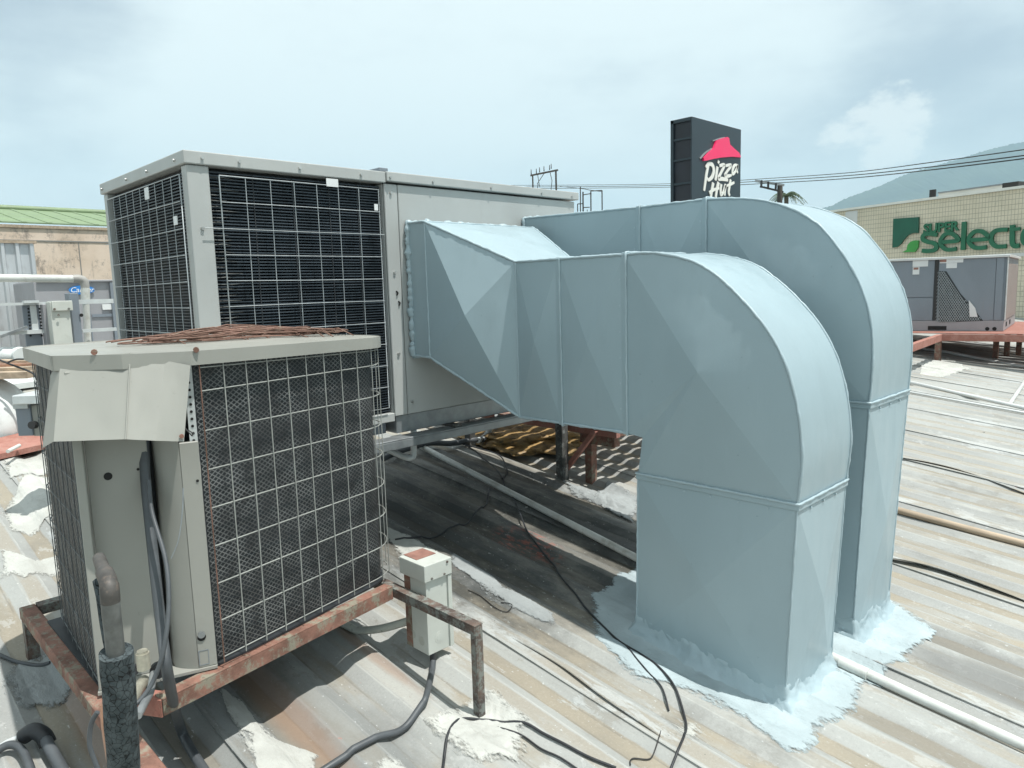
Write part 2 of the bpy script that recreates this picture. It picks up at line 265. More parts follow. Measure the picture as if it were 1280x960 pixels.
# ------------------------------------------------------------------ mesh helpers
def tag(o, label=None, cat=None, group=None, kind=None):
    for k, v in (('label', label), ('category', cat), ('group', group), ('kind', kind)):
        if v: o[k] = v
    return o
def empty(name, loc, label=None, cat=None, group=None, kind=None):
    o = bpy.data.objects.new(name, None); COL.objects.link(o); o.location = loc; o.empty_display_size = .1
    return tag(o, label, cat, group, kind)
def origin(o):
    v = Vector((0, 0, 0))
    while o: v += o.location; o = o.parent
    return v
class MB:
    def __init__(s): s.v = []; s.f = []; s.s = []
    def add(s, vs, fs, sm=False):
        k = len(s.v); s.v += [Vector(v) for v in vs]; s.f += [tuple(i + k for i in f) for f in fs]; s.s += [sm] * len(fs); return s
    def box(s, c, d, ux=(1, 0, 0), uy=(0, 1, 0), uz=(0, 0, 1)):
        c = Vector(c); a, b, e = Vector(ux) * d[0] / 2, Vector(uy) * d[1] / 2, Vector(uz) * d[2] / 2
        vs = [c + a * i + b * j + e * k for k in (-1, 1) for j in (-1, 1) for i in (-1, 1)]
        return s.add(vs, [(0, 2, 3, 1), (4, 5, 7, 6), (0, 1, 5, 4), (2, 6, 7, 3), (0, 4, 6, 2), (1, 3, 7, 5)])
    def bb(s, lo, hi): return s.box([(a + b) / 2 for a, b in zip(lo, hi)], [b - a for a, b in zip(lo, hi)])
    def beam(s, p, q, w, h, up=(0, 0, 1)):
        p, q = Vector(p), Vector(q); d = (q - p); L = d.length; d.normalize(); up = Vector(up)
        if abs(d.dot(up)) > .99: up = Vector((1, 0, 0))
        sd = d.cross(up).normalized(); u = sd.cross(d)
        return s.box((p + q) / 2, (L, w, h), d, sd, u)
    def angle(s, p, q, w, t, up=(0, 0, 1), flip=1):     # L section: one flat leg, one hanging leg
        p, q = Vector(p), Vector(q); d = (q - p); L = d.length; d.normalize(); up = Vector(up)
        sd = d.cross(up).normalized() * flip; u = up
        s.box((p + q) / 2 - u * t / 2 + sd * w / 2, (L, w, t), d, sd, u)
        return s.box((p + q) / 2 - u * (w / 2 + t + .0005) + sd * t / 2, (L, t, w), d, sd, u)
    def prism(s, poly, ext, cap=True):
        n = len(poly); e = Vector(ext); P = [Vector(p) for p in poly]
        fs = [(i, (i + 1) % n, n + (i + 1) % n, n + i) for i in range(n)]
        if cap: fs += [tuple(range(n - 1, -1, -1)), tuple(range(n, 2 * n))]
        return s.add(P + [p + e for p in P], fs)
    def tube(s, pts, r, n=8, cap=True, sm=True):
        P = [Vector(p) for p in pts]; m = len(P); rr = r if isinstance(r, (list, tuple)) else [r] * m
        vs = []; prev = None
        for i in range(m):
            d = (P[min(i + 1, m - 1)] - P[max(i - 1, 0)]).normalized()
            if prev is None:
                a = Vector((0, 0, 1)) if abs(d.z) < .9 else Vector((1, 0, 0)); u = d.cross(a).normalized()
            else: u = (prev - d * prev.dot(d)).normalized()
            prev = u; w = d.cross(u)
            for k in range(n):
                t = 2 * math.pi * k / n; vs.append(P[i] + (u * math.cos(t) + w * math.sin(t)) * rr[i])
        fs = [(i * n + k, i * n + (k + 1) % n, (i + 1) * n + (k + 1) % n, (i + 1) * n + k) for i in range(m - 1) for k in range(n)]
        s.add(vs, fs, sm)
        if cap: s.add(vs[:n], [tuple(range(n - 1, -1, -1))]); s.add(vs[-n:], [tuple(range(n))])
        return s
    def cyl(s, p, q, r, n=16): return s.tube([p, q], r, n)
    def fan(s, poly, out, h):       # creased panel: polygon fanned to a centre pushed out by h
        P = [Vector(p) for p in poly]; c = sum(P, Vector()) / len(P) + Vector(out) * h; n = len(P)
        return s.add(P + [c], [(i, (i + 1) % n, n) for i in range(n)])
    def build(s, name, mat, parent=None, bevel=0, seg=1, label=None, kind=None):
        me = bpy.data.meshes.new(name); o0 = origin(parent) if parent else Vector((0, 0, 0))
        me.from_pydata([v - o0 for v in s.v], [], s.f); me.update()
        for p, sm in zip(me.polygons, s.s): p.use_smooth = sm
        me.materials.append(MATS[mat] if isinstance(mat, str) else mat)
        o = bpy.data.objects.new(name, me); COL.objects.link(o); o.parent = parent
        if bevel:
            b = o.modifiers.new('bevel', 'BEVEL'); b.width = bevel; b.segments = seg; b.limit_method = 'ANGLE'; b.angle_limit = math.radians(40)
        return tag(o, label, None, None, kind)
def thing_mesh(mb, name, mat, loc, label, cat, group=None, bevel=0, kind=None):
    loc = Vector(loc); mb.v = [v - loc for v in mb.v]; o = mb.build(name, mat, None, bevel); o.location = loc
    return tag(o, label, cat, group, kind)
def crom(P, n=6):
    P = [Vector(p) for p in P]; out = []
    for i in range(len(P) - 1):
        a, b, c, d = P[max(i - 1, 0)], P[i], P[i + 1], P[min(i + 2, len(P) - 1)]
        for k in range(n):
            t = k / n; out.append(.5 * ((2 * b) + (c - a) * t + (2 * a - 5 * b + 4 * c - d) * t * t + (3 * b - a - 3 * c + d) * t ** 3))
    return out + [P[-1]]
def ribbon(mb, pts, widths, o, ux, uy, nrm, th, smooth=5, z0=0.0):     # a flat thick stroke; pts in 2D of the plane
    P = crom([(p[0], p[1], 0) for p in pts], smooth) if smooth else [Vector((p[0], p[1], 0)) for p in pts]
    m = len(P); vs = []
    for i in range(m):
        d = (P[min(i + 1, m - 1)] - P[max(i - 1, 0)]).normalized(); sd = Vector((-d.y, d.x, 0))
        t = i / (m - 1) * (len(widths) - 1); k = min(int(t), len(widths) - 2) if len(widths) > 1 else 0
        w = widths[0] if len(widths) == 1 else widths[k] + (widths[k + 1] - widths[k]) * (t - k)
        for z in (z0, z0 + th):
            for sg in (1, -1):
                q = P[i] + sd * sg * w / 2; vs.append(Vector(o) + Vector(ux) * q.x + Vector(uy) * q.y + Vector(nrm) * z)
    fs = []
    for i in range(m - 1):
        a, b = i * 4, i * 4 + 4
        fs += [(a + 2, a + 3, b + 3, b + 2), (a, b, b + 1, a + 1), (a, a + 2, b + 2, b), (a + 1, b + 1, b + 3, a + 3)]
    fs += [(0, 1, 3, 2), (m * 4 - 4, m * 4 - 2, m * 4 - 1, m * 4 - 3)]
    mb.add(vs, fs)
def text_mesh(body, size, o, ux, uy, nrm, mat, name, parent, th=.004, shear=0):
    cu = bpy.data.curves.new(name, 'FONT'); cu.body = body; cu.size = size; cu.extrude = th / 2; cu.shear = shear; cu.offset = .012 if size > .3 else 0; cu.resolution_u = 3; cu.align_x = 'CENTER'; cu.align_y = 'CENTER'
    t = bpy.data.objects.new(name, cu); COL.objects.link(t); dg = bpy.context.evaluated_depsgraph_get()
    me = bpy.data.meshes.new_from_object(t.evaluated_get(dg)); bpy.data.objects.remove(t)
    mb = MB(); mb.add([Vector(o) + Vector(ux) * v.co.x + Vector(uy) * v.co.y + Vector(nrm) * (v.co.z + th / 2) for v in me.vertices], [tuple(p.vertices) for p in me.polygons])
    return mb.build(name, mat, parent)
# ------------------------------------------------------------------ roof
A = 0.11505; SEAM0 = 1.9; SW = 1.05; RP = SW / 4; RH = .025
def prof(y):
    t = ((y - SEAM0) / RP + .5) % 1.0            # t=.5 on a rib top
    d = abs(t - .5)
    return RH * min(1, max(0, (.36 - d) / .2))
def wob(x, y): return .006 * mn.noise(Vector((x * .8, y * .9, 3)))
def rz(x, y): return -A * x + prof(y) + wob(x, y)
def rpt(px, py, h=0.0):          # where the sight line through a photo pixel meets the roof plane, lifted by h
    d = ray(px, py); t = (-H + h) / (d.z + A * d.x); p = CAM + d * t; return p
def on(px, py, r=0.0):
    p = rpt(px, py, .012 + r); return Vector((p.x, p.y, rz(p.x, p.y) + r))
roof = MB()
XR0, XR1 = -10.4, 5.0
roof.bb((XR0, -7.4, -.5), (XR1, 30.6, -.35)); roof.v = [Vector((v.x, v.y, v.z - A * v.x + .28)) for v in roof.v]
roof = roof.build('roof', 'concrete_far'); tag(roof, kind='structure')
for k in range(-9, 27):
    y0 = SEAM0 + k * SW; y1 = y0 + SW
    offs = []
    for j in range(4):
        for dy in (-.16, -.36 + 1, ):
            pass
    ys = [y0 - .05]
    for j in range(5):
        yc = y0 + j * RP
        for dy in (-.36 * RP, -.16 * RP, .16 * RP, .36 * RP):
            y = yc + dy
            if y0 - .0395 < y < y1 + .0005: ys.append(y)
    ys.append(y1 + .0)
    ys = sorted(set(round(y, 4) for y in ys)); nx = 44 if -3 < k < 9 else 16
    vs = []; fs = []
    for i in range(nx + 1):
        x = XR0 + (XR1 - XR0) * (i / nx)
        for j, y in enumerate(ys):
            z = rz(x, y)
            if j == 0: z += .006 + .010 * max(0, mn.noise(Vector((x * 1.7, k * 3.1, 0))))   # lapped edge standing a little proud
            elif j == 1: z += .006
            elif y < y0 + .2 * RP: z += .004
            vs.append((x, y, z))
    m = len(ys)
    for i in range(nx):
        for j in range(m - 1): fs.append((i * m + j, (i + 1) * m + j, (i + 1) * m + j + 1, i * m + j + 1))
    s = MB().add(vs, fs)
    # turned-down thickness of the lapped edge
    e = [(v[0], v[1] - .001, v[2]) for v in vs[::m]]; e2 = [(v[0], v[1], v[2] - .0045) for v in e]
    s.add(e + e2, [(i, i + 1, nx + 1 + i + 1, nx + 1 + i) for i in range(nx)])
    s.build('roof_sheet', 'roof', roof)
# screws on the ribs
sm_ = MB()
for k in range(0, 30):
    for x in (-5.5, -4.2, -2.9, -1.6, -.3, .9):
        y = SEAM0 - 1.05 + k * RP
        if k % 2 or random.random() < .2: continue
        xx = x + random.uniform(-.05, .05); z = rz(xx, y); sm_.cyl((xx, y, z - .002), (xx, y, z + .007), .009, 8)
sm_.build('roofing_screws', 'bolt', roof, kind='stuff')
# ground far below, hills
g = MB().add([(-3600, -3600, -5.2), (3600, -3600, -5.2), (3600, 3600, -5.2), (-3600, 3600, -5.2)], [(0, 1, 2, 3)]); tag(g.build('ground', 'city_ground'), kind='structure')
def hill():
    D = 2600.0
    P = [(560, 330), (760, 305), (900, 285), (985, 270), (1035, 259), (1062, 247), (1100, 233), (1132, 219), (1165, 209), (1200, 199), (1240, 187), (1280, 178), (1360, 166), (1480, 162), (1620, 172), (1800, 215), (2100, 280)]
    mb = MB(); rows = []
    fine = crom([atd(x, y, D) for x, y in P], 26); n = len(fine)
    fw = RM @ Vector((0, 0, 1)); fw.z = 0; fw.normalize()
    for j, (df, kz) in enumerate([(-900, 0), (-720, .12), (-560, .3), (-420, .48), (-300, .66), (-190, .8), (-90, .92), (0, 1), (120, .9), (400, .4), (900, 0)]):
        row = []
        for i, p in enumerate(fine):
            z = -6 + (p.z + 6) * kz; q = Vector((p.x, p.y, 0)) + fw * df
            if 0 < kz: q += Vector((mn.noise(Vector((i * .09, j * .7, 0))) * 60, mn.noise(Vector((i * .09, j * .7, 5))) * 60, 0)) * (1 - abs(kz)) ; z += mn.noise(Vector((i * .12, j * .9, 9))) * 30 * (1 - kz) * (kz > 0)
            if kz == 1: z += 4.5 * max(0, mn.noise(Vector((i * .45, 0, 0)))) + random.uniform(0, 4.0)
            elif kz > .1: z += random.uniform(-3, 3)
            row.append((q.x, q.y, z))
        rows.append(row)
    vs = [v for r in rows for v in r]; R_ = len(rows)
    mb.add(vs, [(j * n + i, j * n + i + 1, (j + 1) * n + i + 1, (j + 1) * n + i) for j in range(R_ - 1) for i in range(n - 1)], True)
    tag(mb.build('hill', 'hill'), kind='structure')
hill()
# ------------------------------------------------------------------ ducts
def bead(pts, r0, name, parent, mat='duct_sealant', jit=.45, seg=.014):
    P = [Vector(p) for p in pts]; Q = []
    for a, b in zip(P, P[1:]):
        n = max(1, int((b - a).length / seg)); Q += [a.lerp(b, i / n) for i in range(n)]
    Q.append(P[-1]); s = random.random() * 50
    rr = [r0 * (1 + jit * mn.noise(Vector((q * 28) + Vector((s, 0, 0)))) + .3 * jit * random.uniform(-1, 1)) for q in Q]
    Q = [q + Vector((mn.noise(q * 40), mn.noise(q * 40 + Vector((9, 0, 0))), mn.noise(q * 40 + Vector((0, 9, 0))))) * r0 * .35 for q in Q]
    return MB().tube(Q, rr, 7).build(name, mat, parent)
def quadsec(mb, a, b, c, d, h, outward):       # crease-panelled quad
    mb.fan([a, b, c, d], outward, h)
def flange(parent, ring, axis, w=.022, t=.012, grow=.006):
    ctr = sum((Vector(p) for p in ring), Vector()) / 4; mb = MB(); axis = Vector(axis)
    outr = [Vector(p) + (Vector(p) - ctr).normalized() * grow * 1.5 for p in ring]
    inn = [Vector(p) - (Vector(p) - ctr).normalized() * .004 for p in ring]
    vs = []
    for q in (outr, inn):
        for z in (-w / 2, w / 2): vs += [p + axis * z for p in q]
    fs = []
    for i in range(4):
        j = (i + 1) % 4; fs += [(i, j, 4 + j, 4 + i), (8 + i, 12 + i, 12 + j, 8 + j), (i, 8 + i, 8 + j, j), (4 + i, 4 + j, 12 + j, 12 + i)]
    mb.add(vs, fs); o = mb.build('joint_flange', 'duct_paint', parent, .003, 2)
    bead([p + axis * w / 2 for p in outr[:1] + outr[1:] + outr[:1]], .005, 'sealant_bead', parent)
    sc_ = MB()
    for a_, b_ in zip(outr, outr[1:] + outr[:1]):
        L = (b_ - a_).length; nn2 = ((a_ + b_) / 2 - ctr); nn2 = (nn2 - axis * nn2.dot(axis)); e_ = (b_ - a_).normalized(); nn2 = (nn2 - e_ * nn2.dot(e_)).normalized()
        for q_ in range(1, int(L / .12) + 1): c_ = a_.lerp(b_, q_ / (int(L / .12) + 1)) - axis * .022; sc_.cyl(c_ - nn2 * .012, c_ - nn2 * .001, .0042, 8)
    sc_.build('screw_heads', 'duct_sealant', parent, kind='stuff')
    return o
def flashing(parent, ring, h, name='base_flashing'):
    # lumpy trowelled sealant around the foot of the leg; ring = 4 corner points
    P = [Vector(p) for p in ring]; pts = []
    for i in range(4):
        a, b = P[i], P[(i + 1) % 4]; n = max(4, int((b - a).length / .012)); pts += [a.lerp(b, k / n) for k in range(n)]
    n = len(pts); c = sum(P, Vector()) / 4; vs = []; rows = 9
    for r in range(rows):
        f = r / (rows - 1)
        for i, p in enumerate(pts):
            o = Vector((p.x - c.x, p.y - c.y, 0)).normalized()
            q = Vector((p.x, p.y, 0)) * 34; lump = mn.noise(q + Vector((0, 0, r * .9))) + .8 * mn.noise(q * 2.7 + Vector((3, 0, r * 2.2))) + .4 * mn.noise(q * 6 + Vector((3, 0, r * 3.1)))
            d = .010 + .045 * f ** 3 + .008 * lump * min(1, f * 4)
            if r == 0: d = .0015
            x, y = p.x + o.x * d, p.y + o.y * d
            zt = rz(p.x, p.y) + h * (1 + .35 * mn.noise(Vector((p.x, p.y, 0)) * 9)); zb = rz(x, y) - .004
            vs.append((x, y, zt + (zb - zt) * (1 - (1 - f) ** 1.15) + (.004 * lump if r < rows - 1 else 0)))
    fs = [(r * n + i, r * n + (i + 1) % n, (r + 1) * n + (i + 1) % n, (r + 1) * n + i) for r in range(rows - 1) for i in range(n)]
    return MB().add(vs, fs, True).build(name, 'duct_sealant', parent)
def duct(root, Xo, out_ring, trans, secX, Yn, Yf, ztop, zbot, arc, xl_in, zj, base, fl_h):
    """Xo face of the unit; out_ring (yn, yf, zt, zb); trans (x0, x1) or None; secX: joint positions; arc: (x, z) outer profile"""
    yn, yf, zt, zb = out_ring
    U = Vector((0, -1, 0))
    def ring(x, a, b, t, c): return [Vector((x, a, c)), Vector((x, a, t)), Vector((x, b, t)), Vector((x, b, c))]
    def section(r0, r1, name, h=.016):
        mb = MB()
        dirs = [(0, -1, 0), (0, 0, 1), (0, 1, 0), (0, 0, -1)]
        for i in range(4):
            j = (i + 1) % 4; e1 = r1[i] - r0[i]; e2 = r0[j] - r0[i]; nn = e1.cross(e2).normalized()
            if nn.dot(Vector(dirs[i])) < 0: nn = -nn
            hh = h if i in (0, 2) else h * .4
            mb.fan([r0[i], r1[i], r1[j], r0[j]], nn, hh)
        o = mb.build(name, 'duct_paint', root)
        return o
    r = ring(Xo, yn, yf, zt, zb)
    if trans:
        r1 = ring(trans[0], yn, yf, zt - .005, zb - .003); section(r, r1, 'outlet_section', .006)
        r2 = ring(trans[1], Yn, Yf, ztop, zbot); section(r1, r2, 'transition', .065)
        bead([r1[0], r1[1], r1[2]], .0045, 'sealant_bead', root); bead([r2[0], r2[1], r2[2]], .0045, 'sealant_bead', root)
        for i in (0, 1, 2): bead([r[i], r1[i], r2[i]], .0065, 'sealant_bead', root)
        r = r2
    # collar at the unit
    col = MB(); cr = ring(Xo, yn, yf, zt, zb)
    bead([p + Vector((.012, 0, 0)) for p in cr + cr[:1]], .015, 'outlet_sealant', root, jit=.9, seg=.008)
    prev = r
    for i, x in enumerate(secX):
        nr = ring(x, Yn, Yf, ztop, zbot)
        section(prev, nr, 'straight_section', .026)
        for q in (0, 1, 2): bead([prev[q], nr[q]], .006, 'sealant_bead', root)
        flange(root, nr, (1, 0, 0)); prev = nr
    xs = secX[-1]
    ar = [Vector((x, 0, z)) for x, z in arc]; ar = crom(ar, 5); ar = [Vector((xs, 0, ztop))] + [p for p in ar if p.x > xs + .02]
    fyj = base['Yfj']
    def yfar(z): return Yf if z > 1.2 else Yf
    xr_j = ar[-1].x
    jl = Vector((xl_in[1], 0, zj)); inner = Vector((xl_in[0], 0, zbot - .01)); start = Vector((xs, 0, zbot))
    poly = ar + [jl, inner, start]
    for Y, o in ((Yn, -1), (Yf, 1)):
        P = [Vector((p.x, Y, p.z)) for p in poly]
        cc = (P[0] + P[len(ar) - 1]) / 2 + Vector((0, o * .05, 0)); n = len(P)
        MB().add(P + [cc], [(i, (i + 1) % n, n) for i in range(n)]).build('elbow_side_panel', 'duct_paint', root)
    mo = MB(); n = len(ar); mo.add([Vector((p.x, Yn, p.z)) for p in ar] + [Vector((p.x, Yf, p.z)) for p in ar], [(i, i + 1, n + i + 1, n + i) for i in range(n - 1)], True)
    mo.build('elbow_outer_wrap', 'duct_paint', root)
    mi = MB(); pp = [start, inner, jl]; mi.add([Vector((p.x, Yn, p.z)) for p in pp] + [Vector((p.x, Yf, p.z)) for p in pp], [(0, 3, 4, 1), (1, 4, 5, 2)]); mi.build('elbow_inner_wrap', 'duct_paint', root)
    bead([Vector((p.x, Yn, p.z)) for p in ar], .0055, 'sealant_bead', root); bead([Vector((p.x, Yf, p.z)) for p in ar], .0055, 'sealant_bead', root)
    # drop leg
    top = [Vector((jl.x, Yn, zj)), Vector((ar[-1].x, Yn, zj)), Vector((ar[-1].x, Yf, zj)), Vector((jl.x, Yf, zj))]
    b = base; bl = [Vector((b['xl'], b['yn'], 0)), Vector((b['xr'], b['yn'], 0)), Vector((b['xr'], b['yf'], 0)), Vector((b['xl'], b['yf'], 0))]
    for p in bl: p.z = -A * p.x - .02
    ml = MB(); outs = [(0, -1, 0), (1, 0, 0), (0, 1, 0), (-1, 0, 0)]
    for i in range(4):
        j = (i + 1) % 4; ml.fan([bl[i], bl[j], top[j], top[i]], outs[i], .03)
    ml.build('drop_leg', 'duct_paint', root)
    flange(root, top, (0, 0, 1), .024)
    for i in (0, 1, 2): bead([bl[i], top[i]], .004, 'sealant_bead', root)
    flashing(root, bl, fl_h)
fd = empty('air_duct', (-1.4, 2.6, .16), 'nearest pale blue painted duct, with a faceted transition and a curved elbow', 'air duct', 'painted sheet metal ducts')
duct(fd, -2.945, (2.18, 2.94, 1.99, 1.335), (-2.80, -2.36), [-2.10, -1.75], 2.35, 2.77, 1.775, 1.058,
     [(-1.75, 1.775), (-1.60, 1.772), (-1.427, 1.728), (-1.298, 1.642), (-1.177, 1.522), (-1.103, 1.415), (-1.059, 1.309), (-1.029, 1.175), (-1.018, 1.04), (-1.031, .89)],
     (-1.667, -1.69), .885, dict(xl=-1.713, xr=-1.069, yn=2.365, yf=2.765, Yfj=2.88), .085)
rdk = empty('air_duct', (-1.4, 3.28, .16), 'taller pale blue duct curving down behind the nearest duct', 'air duct', 'painted sheet metal ducts')
duct(rdk, -2.945, (3.0, 3.445, 2.05, 1.33), None, [-2.16, -1.79], 3.02, 3.485, 2.035, 1.32,
     [(-1.79, 2.035), (-1.558, 2.012), (-1.39, 1.957), (-1.269, 1.881), (-1.19, 1.79), (-1.13, 1.70), (-1.08, 1.60), (-1.046, 1.477), (-1.034, 1.33), (-1.042, 1.15)],
     (-1.69, -1.70), 1.145, dict(xl=-1.71, xr=-1.075, yn=3.01, yf=3.43, Yfj=3.55), .085)
# ------------------------------------------------------------------ sealant patches draped over the sheets
def patch(polypx, name, mat, label=None, h=.006, lump=.003, jag=.02, world=None):
    P = world or [rpt(x, y, .012) for x, y in polypx]
    P = [Vector((p[0], p[1], 0)) for p in P]; c = sum(P, Vector()) / len(P); pts = []
    for i in range(len(P)):
        a, b = P[i], P[(i + 1) % len(P)]; n = max(3, int((b - a).length / .012)); pts += [a.lerp(b, k / n) for k in range(n)]
    n = len(pts); vs = []; rows = 26; s = random.random() * 40
    for r in range(rows):
        f = 1 - r / rows
        for p in pts:
            o = (p - c); L = o.length; j = jag * (mn.noise(p * 9 + Vector((s, 0, 0))) + .6 * mn.noise(p * 26 + Vector((s, 0, 0))) + .3 * mn.noise(p * 70)) if r < 3 else 0
            if r < 3: j *= (3 - r) / 3
            q = c + o * f + o / max(L, .01) * j
            hh = h + lump * mn.noise(q * 22 + Vector((s, 0, 0))) + lump * .5 * mn.noise(q * 60)
            if r == 0: hh = -.003
            elif r == 1: hh *= .8
            vs.append((q.x, q.y, rz(q.x, q.y) + max(hh, .0025 if r else -.003) + (0.004 if abs(((q.y - SEAM0) / SW + .5) % 1 - .5) < .06 else 0)))
    vs.append((c.x, c.y, rz(c.x, c.y) + h)); fs = [(r * n + i, r * n + (i + 1) % n, (r + 1) * n + (i + 1) % n, (r + 1) * n + i) for r in range(rows - 1) for i in range(n)]
    fs += [((rows - 1) * n + i, (rows - 1) * n + (i + 1) % n, rows * n) for i in range(n)]
    o = MB().add(vs, fs, True).build(name, mat, roof, label=label)
    at = o.data.attributes.new('edge', 'FLOAT', 'POINT'); L0 = [(p - c).length for p in pts]
    at.data.foreach_set('value', [L0[i % n] * (i // n) / rows if i < rows * n else 9.0 for i in range(len(vs))])
    return o
patch([(735, 742), (800, 700), (900, 700), (1010, 770), (1058, 838), (1085, 868), (1058, 905), (1030, 912), (1012, 948), (985, 948), (930, 905), (865, 872), (790, 850), (742, 800)], 'sealant_patch', 'roof_blue', 'pale blue paint round the foot of the nearest duct')
patch([(1000, 740), (1080, 730), (1172, 788), (1160, 805), (1135, 818), (1140, 828), (1105, 845), (1108, 862), (1060, 862), (1030, 835)], 'sealant_patch', 'roof_blue', 'pale blue paint round the foot of the taller duct')
patch([(528, 905), (556, 893), (585, 870), (622, 868), (664, 903), (656, 925), (650, 958), (600, 962), (560, 940)], 'sealant_patch', 'sealant_white', 'thick white sealant round the outer leg of the stand', .009, .006)
patch([(2, 850), (20, 822), (60, 814), (95, 835), (98, 862), (70, 884), (30, 888), (8, 875)], 'sealant_patch', 'sealant_grey', 'grey white disc of sealant under the left leg of the stand', .008, .003, .015)
patch([(272, 862), (300, 872), (322, 903), (352, 925), (398, 942), (396, 990), (330, 990), (300, 930), (285, 905)], 'sealant_patch', 'sealant_white', 'white sealant smear below the condenser', .007)
patch([(466, 962), (482, 950), (508, 955), (515, 975), (470, 978)], 'sealant_patch', 'sealant_white', None, .007)
patch([(838, 905), (852, 896), (872, 900), (882, 912), (874, 930), (858, 934), (842, 924)], 'sealant_patch', 'sealant_white', 'small round white dab beside the cables', .004, .001, .006)
patch([(736, 628), (760, 604), (800, 622), (800, 640), (790, 652), (715, 618), (700, 604)], 'sealant_patch', 'sealant_grey', None, .012, .008)
patch([(2, 640), (30, 596), (75, 590), (80, 640), (40, 668), (15, 665)], 'sealant_patch', 'sealant_white', None, .005, .003, .06)
patch([(0, 575), (60, 560), (78, 575), (70, 590), (10, 602)], 'sealant_patch', 'sealant_white', None, .005, .003, .04)
patch([(0, 690), (40, 700), (78, 690), (82, 715), (30, 728), (0, 722)], 'sealant_patch', 'sealant_white', None, .004, .003, .05)
patch([(1148, 455), (1185, 448), (1215, 462), (1180, 472), (1150, 468)], 'sealant_patch', 'sealant_white', None, .006, .004, .08)
patch([(480, 660), (520, 676), (560, 700), (545, 712), (498, 705)], 'sealant_patch', 'sealant_white', None, .005, .003, .05)
patch([(566, 690), (640, 740), (700, 775), (690, 785), (620, 752), (560, 705)], 'sealant_patch', 'sealant_grey', None, .005, .003, .05)
# ------------------------------------------------------------------ big packaged unit
XU = -2.95; YU = 1.14; ZB = 1.045; ZT = 2.225
pu = empty('rooftop_air_conditioner', (-3.45, 2.3, .98), 'large grey rooftop air conditioner with dark finned coils, joined to the blue ducts', 'air conditioner')
MB().bb((-4.005, 1.178, ZB), (-3.01, 2.05, 2.17)).build('coil_core', 'fin_deep', pu)
MB().bb((-3.98, 2.06, ZB), (-2.965, 3.455, 2.17)).build('cabinet', 'unit_grey', pu)
m = MB(); m.bb((-2.962, 2.064, ZB - .005), (XU, 2.14, 2.172)); m.build('edge_panel', 'unit_grey', pu, .003)
m = MB(); m.bb((-2.962, 2.144, ZB - .005), (XU, 3.462, 2.172)); m.build('side_panel', 'unit_grey', pu, .003)
m = MB(); m.bb((-3.005, YU, 1.02), (XU, YU + .088, 2.172)); m.build('corner_post', 'unit_grey', pu, .004, 2)
m = MB(); m.bb((-4.02, YU, 1.02), (-3.965, YU + .04, 2.172)); m.build('corner_post', 'unit_grey', pu, .004, 2)
m = MB(); m.bb((-4.03, YU - .012, 2.174), (XU + .012, 2.068, ZT)); m.build('top_panel', 'unit_grey', pu, .004, 2)
m = MB(); m.bb((-4.03, 2.071, 2.182), (XU + .018, 3.485, ZT + .002)); m.build('top_panel', 'unit_grey', pu, .004, 2)
m = MB(); m.bb((-3.1, 2.05, ZT + .005), (-2.96, 2.10, ZT + .022)); m.build('lifting_bracket', 'unit_dark', pu, .002)
m = MB(); m.bb((-4.0, 2.075, .949), (XU - .012, 3.44, ZB - .006)); m.build('base_rail', 'galvanised', pu, .003)
m = MB(); m.bb((-3.0, YU, ZB - .03), (XU - .001, 2.062, ZB + .012)); m.build('bottom_sill', 'unit_grey', pu, .003)
m = MB(); m.bb((-3.96, YU + .001, ZB - .03), (-3.006, YU + .05, ZB + .012)); m.build('bottom_sill', 'unit_grey', pu, .003)
# fins
m = MB(); z = ZB + .02
while z < 2.165:
    wv = .0015 * math.sin(z * 37)
    m.box((-2.998 + wv, 1.646, z), (.03, .832, .0048), (1, 0, .25), (0, 1, 0), (0, 0, 1)); z += .0128
m.build('coil_fins', 'fin_dark', pu, kind='stuff')
m = MB(); z = ZB + .02
while z < 2.165: m.box((-3.487, 1.176, z), (.952, .03, .0048)); z += .0128
m.build('coil_fins', 'fin_dark', pu, kind='stuff')
m = MB()       # bent fin edges that catch the light near the post
for k in range(46):
    z = 1.12 + k * .0225 + random.uniform(-.004, .004); L = random.uniform(.05, .13); m.tube([(-2.978, 1.232, z), (-2.974, 1.232 + L * .5, z + random.uniform(-.004, .004)), (-2.984, 1.232 + L, z + random.uniform(-.004, .004))], [.0016, .0022, .0006], 5)
m.build('bent_fin_edges', 'pipe_grey', pu, kind='stuff')
for y in (1.42, 1.60, 1.78, 1.93):
    MB().bb((-2.984, y, ZB), (-2.981, y + .004, 2.16)).build('coil_seam', 'fin_deep', pu)
# wire guards: one frame with loose wires welded on
def guard(axis, pos, us, zs, u0, u1, name='wire_guard'):
    P = (lambda u, z, o=0: Vector((pos + o, u, z))) if axis == 0 else (lambda u, z, o=0: Vector((u, pos - o, z)))
    m = MB(); r = .0028; m.tube([P(us[0], zs[0]), P(us[-1], zs[0]), P(us[-1], zs[-1]), P(us[0], zs[-1]), P(us[0], zs[0])], r, 6)
    g = m.build(name, 'wire_white', pu)
    for u in us[1:-1]:
        w = random.uniform(-.002, .002); MB().tube([P(u, zs[0]), P(u + w, (zs[0] + zs[-1]) / 2), P(u, zs[-1])], .0018, 6).build('wire', 'wire_white', g)
    for i, z in enumerate(zs[1:-1]):
        e0, e1 = (u0, u1) if i == 1 else (us[0], us[-1]); MB().tube([P(e0, z, .006), P((e0 + e1) / 2, z + random.uniform(-.002, .002), .006), P(e1, z, .006)], .0019, 6).build('wire', 'wire_white', g)
    return g
zs = [2.138 - .1048 * i for i in range(11)]
guard(0, -2.938, [1.262 + .1085 * i for i in range(8)], zs, 1.185, 2.04)
guard(1, 1.128, [-3.93 + .0935 * i for i in range(11)], zs, -4.0, -2.985)
